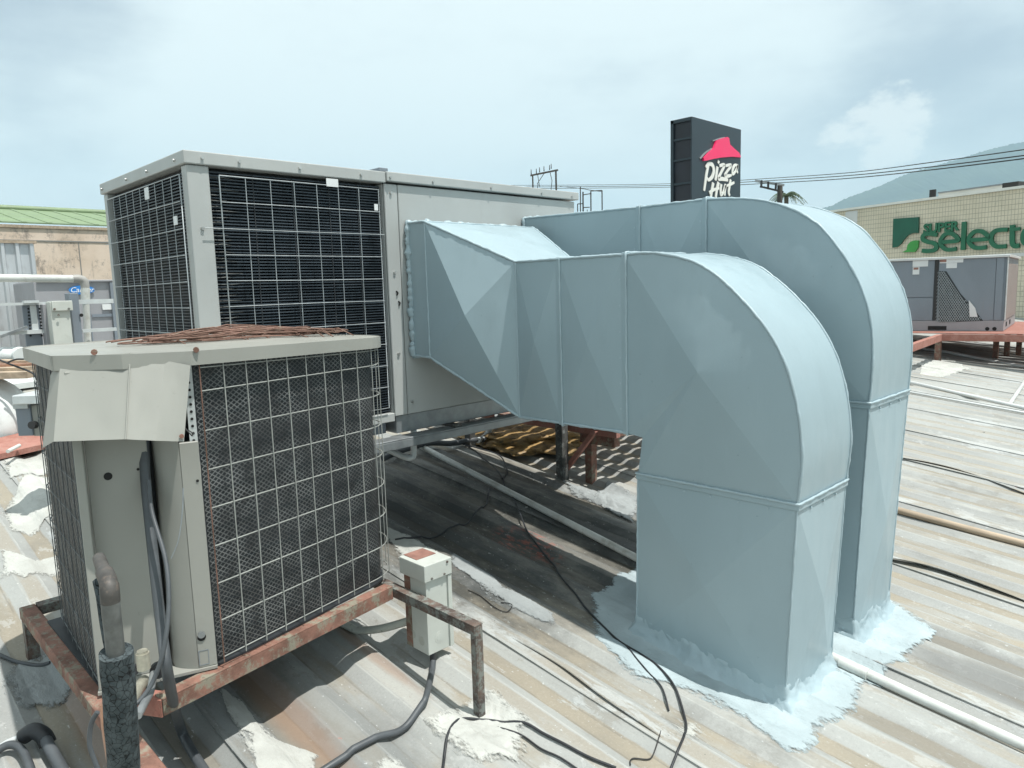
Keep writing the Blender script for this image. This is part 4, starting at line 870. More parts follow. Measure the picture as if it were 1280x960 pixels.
strip([(1080, 572), (1130, 577), (1200, 592), (1300, 622)], .04, .016, 'seam_flashing', 'roof', None)
# insulated pipe in the foreground
ip = empty('insulated_pipe', on(158, 1120), 'upright copper pipe in cracked dark insulation in front of the condenser', 'pipe')
core = crom([on(158, 1130), atd(157, 1040, 1.34), atd(155, 960, 1.26), atd(150, 880, 1.20), atd(145, 815, 1.17)], 10)
m = MB(); vs = []; n = 40; prev = None
rows = []
for i, p in enumerate(core):
    d = (core[min(i + 1, len(core) - 1)] - core[max(i - 1, 0)]).normalized(); u = d.cross(Vector((1, 0, 0))).normalized(); w = d.cross(u)
    for k in range(n):
        t = 2 * math.pi * k / n; rr = .0255 * (1 + .05 * mn.noise(Vector((math.cos(t) * 2, math.sin(t) * 2, i * .35)))); vs.append(p + (u * math.cos(t) + w * math.sin(t)) * rr)
m.add(vs, [(i * n + k, i * n + (k + 1) % n, (i + 1) * n + (k + 1) % n, (i + 1) * n + k) for i in range(len(core) - 1) for k in range(n)], True); m.add(vs[-n:], [tuple(range(n))])
m.build('insulation', 'cracked', ip)
MB().tube(crom([atd(140, 812, 1.185), atd(134, 780, 1.19), atd(129, 745, 1.195), atd(124, 722, 1.2)], 6), [.011] * 18 + [.006], 10).build('split_insulation_edge', 'cracked', ip)
MB().tube(crom([atd(145, 822, 1.17), atd(142, 790, 1.165), atd(139, 765, 1.16), atd(138, 748, 1.157)], 6), .0140, 18).build('pipe_sleeve', 'pipe_grey', ip)
MB().tube(crom([atd(138, 752, 1.158), atd(137, 738, 1.155), atd(135, 726, 1.165), atd(131, 716, 1.19), atd(127, 706, 1.23), atd(124, 698, 1.27)], 5), [.0145] * 8 + [.0135] * 8 + [.0105] * 10, 18).build('pipe_elbow', 'old_pipe', ip)
cable([atd(132, 880, 1.3), atd(134, 905, 1.3), atd(138, 935, 1.33), atd(146, 980, 1.36)], .010, 'corroded_copper_pipe', 'copper', 'greenish corroded copper pipe behind the cracked insulation', 'pipe')
cable([atd(122, 890, 1.45), atd(114, 905, 1.45), atd(112, 930, 1.45), atd(118, 950, 1.45), atd(128, 975, 1.45)], .005, 'loop_wire', 'grey_conduit', 'thin wire loop left of the cracked insulation', 'wire')
# black fitting bottom left
bf = empty('pipe_fitting', on(45, 930), 'black plastic elbow fitting joining cables in the bottom left corner', 'fitting')
MB().tube(crom([on(30, 925, .03), on(42, 918, .05), on(54, 920, .05), on(60, 930, .03)], 5), .024, 12).build('elbow', 'black_rubber', bf)
MB().tube([on(54, 918, .045), on(62, 935, .045), on(78, 962, .04), on(92, 990, .03)], .017, 12).build('conduit_stub', 'grey_conduit', bf)
MB().tube([on(35, 922, .03), on(10, 932, .02), on(-20, 944, .02)], .009, 8).build('cable_stub', 'pvc_shade', bf)
cable([on(-15, 945, .03), on(10, 936, .03), on(26, 940, .03), on(36, 958, .03), on(44, 985, .03)], .012, 'grey_hose', 'grey_conduit', 'grey hose bending down in the bottom left corner', 'hose')
cable([on(60, 936, .01), on(78, 950, .01), on(90, 975, .01)], .006, 'thin_hose', 'black_rubber', 'thin black hose right of the bottom left fitting', 'hose')
# ------------------------------------------------------------------ left background
def pxb(x0, y0, x1, y1, X, d):      # box whose +X face covers a photo rectangle in the plane x = X
    a = ax((x0 + x1) / 2, y0, 0, X); b = ax((x0 + x1) / 2, y1, 0, X); l = ax(x0, (y0 + y1) / 2, 0, X); r = ax(x1, (y0 + y1) / 2, 0, X)
    return MB().bb((X - d, l.y, b.z), (X, r.y, a.z))
wh = empty('warehouse', (-24, 3, -5), 'stained beige warehouse with a low green metal roof beyond the rooftop', 'building')
zw = ax(60, 286, 0, -20).z
MB().bb((-20.4, -14, -5.1), (-20, 12, zw)).build('wall', 'stained_wall', wh)
MB().bb((-19.997, -14, zw - .30), (-19.985, 12, zw - .27)).build('cornice_line', 'concrete_far', wh)
for i in range(14): MB().bb((-19.998, -13 + i * 1.8, -2), (-19.99, -12.98 + i * 1.8, zw - .31)).build('wall_joint', 'concrete_far', wh)
MB().bb((-20.1, -14, zw + .003), (-19.965, 12, zw + .07)).build('gutter', 'wood_plank', wh)
zr = ax(60, 265, 0, -24).z; base = None
for i in range(52):
    y = -14 + i * .5
    if base is None:
        m = MB(); P = [(-19.75, 0), (-24, 0)]
        s = (zr - zw - .1) / 4.04
        for (dy0, dy1, h) in ((0, .40, 0), (.402, .498, .012)):
            m.prism([Vector((-19.96, y + dy0, zw + .1)), Vector((-19.96, y + dy1, zw + .1)), Vector((-24, y + dy1, zr)), Vector((-24, y + dy0, zr))], (0, 0, .03 + h))
        base = m.build('roof_sheet', 'green_roof', wh)
    else:
        c = base.copy(); COL.objects.link(c); c.parent = wh; c.location = (0, i * .5, 0)
MB().tube([(-24, -14, zr + .05), (-24, 12, zr + .05)], .09, 8).build('ridge_cap', 'green_roof', wh)
zf = empty('zinc_fence', (-9.25, 1.2, 1.0), 'upright corrugated zinc sheets in front of the stained wall at the left edge', 'metal fence')
yr = ax(46, 340, 0, -9.2).y; zt1 = ax(20, 303, 0, -9.2).z
for k in range(5):
    y1 = yr - k * .52; m = MB(); vs = []; pts = []
    for i in range(4):
        yb = y1 - .52 + i * .13
        for (dy, dx) in ((0, 0), (.075, 0), (.088, .03), (.117, .03)): pts.append((yb + dy, dx))
    pts.append((y1, 0))
    for (y, dx) in pts: vs += [(-9.2 + dx + (k % 2) * .006, y, .9), (-9.2 + dx + (k % 2) * .006, y, zt1 - .012 * (k % 2))]
    m.add(vs, [(2 * i, 2 * i + 2, 2 * i + 3, 2 * i + 1) for i in range(len(pts) - 1)]); m.build('zinc_sheet', 'zinc', zf)
MB().bb((-9.25, yr - 2.6, zt1 - .01), (-9.16, yr + .02, zt1 + .02)).build('top_rail', 'wood_plank', zf)
bu = empty('rooftop_air_conditioner', (-8.5, 2.2, .95), 'dull grey rooftop unit with a blue oval emblem behind the white pipe', 'air conditioner')
m = pxb(47, 351, 215, 450, -8.0, .9); m.build('cabinet', 'unit_back', bu, .004)
pxb(46, 349.6, 216, 352, -7.97, .95).build('top_panel', 'unit_back', bu, .004)
pxb(115, 391, 215, 394.5, -7.988, .01).build('panel_joint', 'unit_dark', bu)
pxb(113, 352, 114.3, 450, -7.987, .01).build('panel_joint', 'unit_dark', bu)
pxb(128, 380, 143, 387, -7.985, .01).build('sticker', 'sticker', bu)
pxb(142, 353, 150, 450, -7.97, .02).build('side_post', 'unit_dark', bu)
oc = ax(102, 362.5, 0, -7.985); mo = MB(); mo.prism([oc + Vector((0, .112 * math.cos(t * math.pi / 16), .043 * math.sin(t * math.pi / 16))) for t in range(32)], (.006, 0, 0)); mo.build('oval_emblem', 'blue_logo', bu)
text_mesh('Carrier', .068, oc + Vector((.0065, -.0, 0)), (0, 1, 0), (0, 0, 1), (1, 0, 0), 'white_letter', 'lettering', bu, .003, .3)
# white pipe crossing
def atx(x, y, X): return ax(x, y, 0, X)
wp = thing_mesh(MB().tube([atx(-60, 347, -6.8), atx(92, 348.5, -6.8)], .031, 14), 'white_pipe', 'pvc_white', atx(40, 348, -6.8), 'thick white pipe crossing in front of the zinc sheets, with an elbow turning down', 'pipe')
MB().tube(crom([atx(91, 348.5, -6.8), atx(99, 348.6, -6.8), atx(105, 352, -6.8), atx(106.5, 362, -6.8)], 5), .034, 14).build('elbow', 'elbow_grey', wp)
MB().cyl(atx(106.5, 360, -6.8), atx(107, 377, -6.8), .035, 14).build('sleeve', 'pvc_white', wp)
MB().cyl(atx(107.3, 376, -6.8), atx(112, 470, -6.8), .027, 12).build('drop_pipe', 'pvc_white', wp)
rk = empty('pipe_rack', (-6.7, 1.5, .75), 'pale metal strut rack with two rails and a perforated upright behind the condenser', 'rack')
pxb(-40, 378.5, 66, 382, -6.62, .04).build('rail', 'pvc_shade', rk); pxb(98, 374, 142, 379.5, -6.62, .04).build('rail', 'pvc_shade', rk)
pxb(-40, 414, 59, 419, -6.62, .04).build('rail', 'pvc_shade', rk); pxb(103, 410.5, 146, 414.5, -6.62, .04).build('rail', 'pvc_shade', rk)
pxb(32, 381, 53, 460, -6.66, .03).build('perforated_upright', 'unit_dark', rk)
pxb(39, 381.5, 47, 416, -6.655, .01).build('upright_insert', 'galv_bright', rk)
m = MB()
for i in range(9):
    for x in (35.5, 49.5): a = atx(x + i * .35, 386 + i * 4.2, -6.657); m.cyl(a, a + Vector((.004, 0, 0)), .008, 8)
m.build('slots', 'hole_black', rk, kind='stuff')
pxb(30, 375.5, 49, 378.8, -6.60, .06).build('saddle_cap', 'pvc_shade', rk)
MB().beam(atx(0, 421, -6.6), atx(34, 408.5, -6.6), .03, .02).build('brace', 'galvanised', rk)
eb = empty('electrical_box', (-6.5, 1.65, .75), 'pale green grey electrical enclosure with a dark side, standing before the blue emblem', 'electrical box')
m = pxb(66, 377, 90, 450, -6.45, .14); m.build('enclosure', 'box_grey', eb, .004, 2)
pxb(65, 376, 91, 388.5, -6.43, .15).build('lid', 'box_grey', eb, .004, 2)
pxb(91, 366, 102, 450, -6.55, .15).build('side_gutter', 'unit_dark', eb, .004)
pxb(57, 380, 65, 450, -6.57, .1).build('back_gutter', 'unit_back', eb, .004)
for (x, y) in ((68, 386.5), (86, 386), (73, 394)): a = atx(x, y, -6.43); MB().cyl(a, a + Vector((.006, 0, 0)), .009, 8).build('screw', 'rusty_steel_dark', eb)
a = atx(101.5, 394, -6.545); MB().cyl(a, a + Vector((.01, 0, 0)), .014, 8).build('knob', 'hole_black', eb)
# clutter on the roof between
def roofbox(x0, y0, x1, y1, h, d):
    pass
thing_mesh(MB().tube(crom([on(-40, 448, .2), atd(0, 445, 5.6), atd(20, 444, 5.6), atd(29, 445, 5.5)], 6), [.062 + .008 * math.sin(i * 1.9) for i in range(19)], 14), 'insulated_pipe', 'tarp_white', atd(0, 450, 5.6), 'bulky white wrapped pipe end at the left edge', 'pipe')
for i, (y0, y1, d, mt) in enumerate(((453, 454, 5.3, 'wood_plank'), (459, 458, 5.2, 'copper'), (465, 462, 5.1, 'wood_plank'), (470, 468, 5.0, 'wood_plank'))):
    thing_mesh(MB().beam(atd(-40, y0, d), atd(40, y1, d), .10, .045), 'wooden_plank', mt, atd(0, y0, d), ['topmost weathered plank below the white wrapped pipe', 'copper toned strip second in the pile below the wrapped pipe', 'third weathered plank in the pile at the left edge', 'lowest pale plank in the pile at the left edge'][i], 'plank', 'planks piled at the left edge')
cable([atd(-10, 446, 4.9), atd(12, 455, 4.9), atd(40, 466, 4.9), atd(46, 475, 4.9)], .007, 'black_cable', 'black_rubber', 'thin dark cable crossing the pile of planks', 'cable')
cable([atd(10, 453, 4.88), atd(22, 449, 4.88), atd(45, 450, 4.88)], .006, 'black_cable', 'black_rubber', 'short dark cable along the top plank', 'cable')
thing_mesh(MB().prism([rpt(-60, 476, .05), rpt(50, 474, .05), rpt(55, 482, .05), rpt(-60, 498, .05)], (0, 0, .05)), 'roof_curb', 'tarp_white', rpt(10, 485), 'low white painted curb across the roof on the left', 'curb')
lump('white_bundle', 'tarp_white', (rpt(-8, 545).x, rpt(-8, 545).y, rpt(-8, 545).z + .10), (.30, .26, .32), .08, 1.3, 'rounded white wrapped bundle cut by the left edge', 'bundle', 5)
sb = empty('metal_box', rpt(40, 545), 'small grey box with a cream side standing behind the small condenser', 'box')
def dbox(x0, y0, x1, y1, d, dd):
    a = atd(x0, y0, d); b = atd(x1, y0, d); c = atd(x1, y1, d); e = atd(x0, y1, d); fw = RM @ Vector((0, 0, 1)); fw.z = 0; fw.normalize()
    for p in (c, e): pass
    zt, zb = (a.z + b.z) / 2, (c.z + e.z) / 2; P = [Vector((p.x, p.y, zb)) for p in (a, b)] + [Vector((p.x, p.y, zb)) + fw * dd for p in (b, a)]
    return MB().prism(P, (0, 0, zt - zb))
dbox(18, 505, 37, 546, 3.75, .22).build('front_panel', 'unit_dark', sb, .003); dbox(37.2, 506, 60, 546, 3.76, .22).build('side_panel', 'unit_beige', sb, .003)
dbox(14, 494, 62, 505.5, 3.70, .3).build('lid', 'galv_bright', sb, .004)
dbox(16, 505.5, 34, 511, 3.735, .01).build('strap', 'pvc_shade', sb)
a = atd(44, 531, 3.75); MB().cyl(a, a - (RM @ Vector((0, 0, 1))) * .03, .02, 12).build('knob', 'wire_dark', sb)
thing_mesh(MB().prism([rpt(-60, 568, .04), rpt(30, 546, .04), rpt(80, 544, .04), rpt(80, 556, .04), rpt(-60, 588, .04)], (0, 0, .035)), 'painted_channel', 'red_primer', rpt(10, 560), 'faded red painted steel channel lying at the left edge', 'channel')
thing_mesh(MB().tube([on(10, 566, .1), on(24, 556, .1)], .012, 8), 'white_stub', 'pvc_white', on(15, 562), 'short white stub lying on the red channel', 'stub')
# ------------------------------------------------------------------ tall sign
XS = -6.0
sg = empty('sign', (XS - .2, 10.4, -A * XS), 'dark upright sign with a red roof emblem and cream lettering behind the ducts', 'sign')
p1 = ax(863.5, 146, 0, XS); p2 = ax(925, 162, 0, XS); zs1 = (p1.z + p2.z) / 2
MB().bb((XS - .33, p1.y + .03, .9), (XS - .004, p2.y - .004, zs1 - .004)).build('sign_box', 'sign_side', sg)
MB().bb((XS - .003, p1.y, .9), (XS + .02, p2.y, zs1)).build('sign_face', 'sign_dark', sg, .004)
MB().bb((XS - .35, p1.y, .9), (XS - .30, p1.y + .05, zs1)).build('rear_frame', 'sign_dark', sg); MB().bb((XS - .35, p1.y, zs1 - .05), (XS - .0035, p1.y + .028, zs1)).build('top_frame', 'sign_dark', sg)
for z in (1.6, 2.2, 2.8, 3.15, 3.5, 3.8): MB().bb((XS - .299, p1.y + .006, z), (XS - .004, p1.y + .028, z + .03)).build('side_rung', 'sign_dark', sg)
for (y, z) in ((4, 0),): pass
def spx(pts):       # sign-plane coordinates (y, z) of points measured on an 8.73x enlargement of the sign
    return [(lambda q: (q.y, q.z))(ax(840 + x / 8.73, 140 + y / 8.73, 0, XS)) for x, y in pts]
m = MB(); m.prism([(XS + .021, y, z) for y, z in spx([(318, 505), (360, 455), (425, 400), (445, 350), (455, 318), (520, 292), (575, 278), (592, 290), (603, 360), (650, 405), (705, 452), (722, 500), (640, 492), (520, 500), (430, 515), (345, 535), (318, 538)])], (.03, 0, 0)); m.build('hut_roof_emblem', 'logo_red', sg)
lt = lambda strokes, nm, z0=.0215: [ribbon(mb_, [(p[0], p[1]) for p in spx(s)], [w / 8.73 * .0118 for w in ws], (XS, 0, 0), (0, 1, 0), (0, 0, 1), (1, 0, 0), .012, 6, z0 + i * .0008) for mb_ in [MB()] for i, (s, ws) in enumerate(strokes)] and mb_holder.append(mb_)
def strokes(st_, nm, mat='letter_cream', z0=.0215):
    mb = MB()
    for i, (s, ws) in enumerate(st_):
        ribbon(mb, spx(s), [w / 8.73 * .0195 for w in ws], (XS, 0, 0), (0, 1, 0), (0, 0, 1), (1, 0, 0), .012, 6, z0 + i * .0009)
    return mb.build(nm, mat, sg)
strokes([([(288, 512), (345, 450), (415, 402)], [10, 12, 8])], 'emblem_outline', 'galvanised'); strokes([([(425, 320), (500, 292), (555, 280)], [6, 8, 6])], 'emblem_outline', 'galvanised')
strokes([([(378, 580), (358, 680), (345, 770), (332, 862)], [26, 26, 24, 20]), ([(352, 610), (375, 572), (420, 580), (436, 640), (420, 710), (380, 745), (362, 720)], [22, 26, 28, 30, 26, 20, 14])], 'letter_p')
strokes([([(478, 600), (466, 680), (455, 748)], [26, 26, 22]), ([(492, 535), (484, 562)], [24, 20])], 'letter_i')
strokes([([(500, 592), (545, 578), (548, 600), (515, 670), (490, 728), (530, 732), (592, 745)], [20, 24, 24, 20, 26, 28, 20])], 'letter_z')
strokes([([(568, 590), (618, 580), (620, 600), (585, 650), (562, 698), (600, 700), (632, 690)], [18, 22, 22, 18, 24, 24, 14])], 'letter_z')
strokes([([(698, 590), (670, 582), (648, 620), (640, 665), (652, 680), (680, 640), (700, 585), (690, 640), (700, 668)], [16, 20, 22, 20, 18, 16, 18, 18, 14])], 'letter_a')
strokes([([(432, 775), (418, 850), (405, 930)], [28, 26, 24]), ([(490, 770), (470, 850), (458, 935)], [28, 26, 24]), ([(388, 885), (440, 850), (495, 835)], [22, 20, 16])], 'letter_h')
strokes([([(520, 790), (512, 850), (516, 905), (540, 880), (566, 800), (560, 860), (556, 915)], [24, 24, 24, 18, 22, 22, 18])], 'letter_u')
strokes([([(622, 740), (608, 820), (600, 880), (612, 915)], [22, 24, 24, 18]), ([(578, 810), (620, 792), (660, 772)], [14, 20, 16])], 'letter_t')
MB().bb((XS - .25, 10.2, .4), (XS - .1, 10.4, .9)).build('pole', 'sign_side', sg)
# ------------------------------------------------------------------ store building on the right
wd = ray(168, 355); wd.z = 0; wd.normalize(); wd = -wd           # along the wall, left to right in the photo
P0 = atd(1280, 300, 19.0); wnrm = Vector((wd.y, -wd.x, 0))
if wnrm.dot(CAM - P0) < 0: wnrm = -wnrm
def wq(x, y, o=0): return atp(x, y, P0 + wnrm * o, wnrm)
stb = empty('store_building', (P0.x, P0.y, -5.1), 'cream tiled store building with large green lettering and a leaf emblem', 'building')
UP = Vector((0, 0, 1)); zt2 = wq(1200, 245.5).z; zb2 = wq(1200, 318).z
def wu(p): return (Vector((p.x, p.y, 0)) - Vector((P0.x, P0.y, 0))).dot(wd)
u0 = wu(wq(1035, 290)); u1 = wu(wq(1280, 290)) + 6
O = Vector((P0.x, P0.y, 0))
def wpt(u, z, o=0): return O + wd * u + UP * z + wnrm * o
def tile_mat():
    t = NT('cream_tiles'); t.src = t.g.outputs['Position']
    n = t.n.new('ShaderNodeVectorMath'); n.operation = 'DOT_PRODUCT'; t.l.new(t.src, n.inputs[0]); n.inputs[1].default_value = wd
    u = n.outputs['Value']; z = t.sep()[2]; TU, TZ = .085, .135
    fu = t.math('ABSOLUTE', t.math('SUBTRACT', t.math('FRACT', t.math('ADD', t.math('DIVIDE', u, TU), 500)), .5)); fz = t.math('ABSOLUTE', t.math('SUBTRACT', t.math('FRACT', t.math('ADD', t.math('DIVIDE', z, TZ), 50)), .5))
    g = t.math('MAXIMUM', t.step(fu, .42, .48), t.step(fz, .44, .48))
    tl = t.mix(t.step(t.noise(1.4, (1, 1, 1), 7, .7), .3, .7), (.58, .53, .41), (.68, .62, .49)); tl = t.mix(t.step(t.noise(7, (1, 1, .3), 5), .6, .75, 0, .4), tl, (.26, .27, .19))
    t.bump(t.math('SUBTRACT', 1.0, g), .5, .008); MATS['tiles'] = t.out(t.mix(t.math('MULTIPLY', g, .65), tl, (.13, .13, .10)), .5, 0, .4)
tile_mat()
MB().prism([wpt(u0, -5.1), wpt(u1, -5.1), wpt(u1, -5.1, -14), wpt(u0, -5.1, -14)], (0, 0, zt2 + 5.1)).build('wall', 'tiles', stb)
MB().prism([wpt(u0 - .05, zt2 + .004, .06), wpt(u1, zt2 + .004, .06), wpt(u1, zt2 + .004, -.3), wpt(u0 - .05, zt2 + .004, -.3)], (0, 0, .07)).build('coping', 'letter_cream', stb)
MB().prism([wpt(u0, zb2 - .14, .03), wpt(u1, zb2 - .14, .03), wpt(u1, zb2 - .14, .004), wpt(u0, zb2 - .14, .004)], (0, 0, .09)).build('ledge', 'light_metal', stb)
a, b = wu(wq(1057, 270)), wu(wq(1072, 270)); MB().prism([wpt(a, zb2 + .9, .006), wpt(b, zb2 + .9, .006), wpt(b, zt2 - .03, .006), wpt(a, zt2 - .03, .006)], wnrm * .004).build('pale_tile_patch', 'light_metal', stb)
def gpx(pts): return [(lambda q: (wu(q), q.z))(wq(1100 + x / 7.111, 225 + y / 7.111)) for x, y in pts]
def wpoly(pts, nm, mat, o=.02, th=.06): MB().prism([wpt(u, z, o) for u, z in gpx(pts)], wnrm * th).build(nm, mat, stb)
wpoly([(132, 345), (356, 330), (352, 470), (300, 472), (262, 490), (228, 525), (200, 565), (165, 595), (124, 602)], 'emblem_square', 'logo_green_dark')
wpoly([(210, 642), (250, 622), (258, 580), (285, 548), (325, 536), (356, 538), (350, 600), (322, 640)], 'emblem_leaf', 'logo_green')
def gst(st_, nm, mat='letter_green', o=.02):
    mb = MB()
    for i, (s, ws) in enumerate(st_): ribbon(mb, gpx(s), [w / 7.111 * .025 for w in ws], O, wd, UP, wnrm, .06, 6, o + i * .002)
    return mb.build(nm, mat, stb)
gst([([(520, 488), (450, 478), (400, 490), (392, 525), (430, 548), (490, 562), (515, 590), (495, 622), (440, 632), (385, 628)], [34])], 'letter_s')
def le(cx, cy, rx, ry, sl=0): return [(cx - rx * .9, cy + 5), (cx + rx, cy - 8), (cx + rx * .95, cy - ry * .55), (cx + rx * .3, cy - ry), (cx - rx * .45, cy - ry * .92), (cx - rx, cy - ry * .25), (cx - rx * .98, cy + ry * .4), (cx - rx * .45, cy + ry * .92), (cx + rx * .2, cy + ry), (cx + rx * .92, cy + ry * .88)]
gst([(le(625, 548, 72, 72), [32])], 'letter_e'); gst([([(760, 372), (755, 500), (749, 622)], [36])], 'letter_l')
gst([(le(885, 530, 80, 74), [32])], 'letter_e')
gst([([(1148, 442), (1080, 444), (1030, 458), (1000, 500), (1005, 556), (1045, 590), (1090, 592), (1135, 588)], [32])], 'letter_c')
gst([([(1190, 400), (1186, 500), (1190, 565), (1212, 588), (1250, 582)], [34]), ([(1165, 442), (1215, 437), (1258, 434)], [26])], 'letter_t')
gst([([(1345, 440), (1300, 450), (1282, 500), (1290, 555), (1345, 575), (1400, 545), (1405, 480), (1345, 440)], [30])], 'letter_o')
sx = gpx([(548, 425)])[0]; text_mesh('SUPER', .37, wpt(sx[0], sx[1], .02), wd, (UP + wd * 0).normalized(), wnrm, 'letter_green', 'small_lettering', stb, .05)
# things on the store roof
tp = empty('roof_structure', wpt(wu(wq(1190, 240)), zt2), 'long low white roof structure with a dark end on top of the store', 'roof structure')
a, b, c = wu(wq(1147, 245)), wu(wq(1226, 238)), wu(wq(1246, 238))
zq0 = wq(1190, 238.5, -1.0).z
def wpr(ua, ub, za, zb_, o0, o1, nm, mat, par): MB().prism([wpt(ua, za, o0), wpt(ub, za, o0), wpt(ub, za, o1), wpt(ua, za, o1)], (0, 0, zb_ - za)).build(nm, mat, par)
wpr(a, b, zt2 - .1, zq0 - .03, -1.0, -3.0, 'white_side', 'light_metal', tp); wpr(a, b, zq0 - .028, zq0 + .01, -.95, -3.1, 'dark_edge', 'unit_dark', tp); wpr(b + .003, c, zt2 - .1, zq0 + .02, -1.0, -2.6, 'dark_end', 'wire_dark', tp)
for x in (1138, 1141.5): q = wpt(wu(wq(x, 245)), zt2 + .02, -1.0); thing_mesh(MB().box(q + Vector((0, 0, .08)), (.09, .09, .62)), 'roof_vent', 'wire_dark', q, 'leftmost of two small dark stubs on the store roof' if x == 1138 else 'dark stub nearest the long white structure on the store roof', 'vent', 'stubs on the store roof')
# ------------------------------------------------------------------ red platform and far unit
pf = empty('steel_platform', rpt(1172, 452), 'red primed steel platform on posts at the right, carrying a grey unit', 'platform')
ZP = .80
q0 = ax(1175, 417.5, 2, ZP); q1 = ax(1300, 419, 2, ZP); q2 = ax(1120, 436, 2, ZP)
dR = (q1 - q0).normalized(); dL = (q2 - q0).normalized(); bk = Vector((-dR.y, dR.x, 0)); bk = bk if bk.dot(q0 - CAM) > 0 else -bk
q1 = q0 + dR * 4.2; q2 = q0 + dL * 2.6
MB().beam(q0 - UP * .05, q1 - UP * .05, .07, .10).build('front_beam', 'red_primer', pf, .003); MB().beam(q0 - UP * .052 + dL * .04, q2 - UP * .052, .07, .10).build('side_beam', 'red_primer', pf, .003)
MB().beam(q0 + bk * 3.4 - UP * .05 - dR * 2, q1 + bk * 3.4 - UP * .05, .07, .10).build('rear_beam', 'red_primer', pf)
for i in range(22):
    a_ = q0 + bk * (.05 + i * .15) - dR * 2.4; MB().beam(a_ + UP * .012, a_ + UP * .012 + dR * 6.4, .13, .012).build('deck_slat', 'red_primer', pf)
def rpost(p, w=.075): z0 = -A * p.x - .02; MB().bb((p.x - w / 2, p.y - w / 2, z0), (p.x + w / 2, p.y + w / 2, ZP - .105)).build('leg', 'rusty_steel', pf)
rpost(q0 - dR * .02 + bk * .04)
for (x, y) in ((1244, 450), (1258, 447), (1273, 445)): p = rpt(x, y); rpost(p, .07)
ru = empty('rooftop_air_conditioner', ax(1190, 413, 2, ZP), 'grey rooftop unit with a torn triangular mesh guard standing on the red platform', 'air conditioner')
Z0 = ZP + .021
c0 = ax(1254, 414, 2, Z0); fdir = ray(-879, 346); fdir.z = 0; fdir.normalize(); sdir = ray(1358, 345); sdir.z = 0; sdir.normalize()
fn = Vector((-fdir.y, fdir.x, 0)); fn = fn if fn.dot(CAM - c0) > 0 else -fn
zru = atp(1253, 319, c0, fn).z; LF = 3.2
def uq(x, y, o=.0): return atp(x, y, c0 + fn * o, fn)
def ul(p): return (p - c0).dot(fdir)
def upt(u, z, o=0): return Vector((c0.x, c0.y, 0)) + fdir * u + fn * o + UP * z
def ubox(u0_, u1_, z0_, z1_, o0, o1, nm, mat, bev=0): return MB().prism([upt(u0_, z0_, o0), upt(u1_, z0_, o0), upt(u1_, z0_, o1), upt(u0_, z0_, o1)], (0, 0, z1_ - z0_)).build(nm, mat, ru, bev)
SL = 2.2
def upr(poly, z0_, z1_, nm, mat, bev=0): return MB().prism([Vector((p.x, p.y, z0_)) for p in poly], (0, 0, z1_ - z0_)).build(nm, mat, ru, bev)
zbr = Z0 + .16
upr([c0 + fdir * LF - fn * .02, c0 - fn * .02, c0 + sdir * SL, c0 + fdir * LF + sdir * SL], zbr + .003, zru - .03, 'cabinet', 'unit_dark')
upr([c0 + fdir * LF, c0, c0 + sdir * SL, c0 + fdir * LF + sdir * SL], Z0, zbr, 'base_frame', 'unit_back', .004)
upr([c0 + fdir * LF + fn * .03, c0 + fn * .03 - fdir * .03, c0 + sdir * SL - fdir * .03, c0 + fdir * LF + sdir * SL], zru - .028, zru + .01, 'top_panel', 'light_metal', .004)
ua = [ul(uq(x, 370)) for x in (1253, 1243.5, 1172, 1169, 1136, 1100)]
ubox(ua[1], ua[0], zbr + .004, zru - .03, -.018, .004, 'corner_post', 'unit_dark', .003); ubox(ua[2], ua[1] + .004, zbr + .004, zru - .03, -.018, -.002, 'front_panel', 'unit_dark', .003)
ubox(ua[3] + .02, ua[2] + .004, zbr + .004, zru - .03, -.018, .006, 'centre_post', 'wire_dark')
zm = uq(1150, 372).z; ubox(ua[5], ua[3] + .024, zm + .006, zru - .03, -.018, -.004, 'front_panel', 'unit_dark', .003); ubox(ua[5], ua[3] + .024, zbr + .004, zm - .006, -.018, -.004, 'front_panel', 'unit_dark', .003)
sp = MB(); 
for (x0, y0, x1, y1) in ((1141, 326, 1160, 333), (1141, 334, 1149, 343), (1175, 322, 1204, 328), (1183, 329, 1196, 335)):
    a_, b_ = uq(x0, y0), uq(x1, y1); ubox(ul(a_), ul(b_), b_.z, a_.z, .0, .006, 'sticker', 'sticker')
a_, b_ = uq(1175, 323), uq(1183, 327.5); ubox(ul(a_), ul(b_), b_.z, a_.z, .0065, .009, 'red_sticker', 'red_paint')
a_, b_ = uq(1142, 334.5), uq(1148, 337); ubox(ul(a_), ul(b_), b_.z, a_.z, .0065, .009, 'red_sticker', 'red_paint')
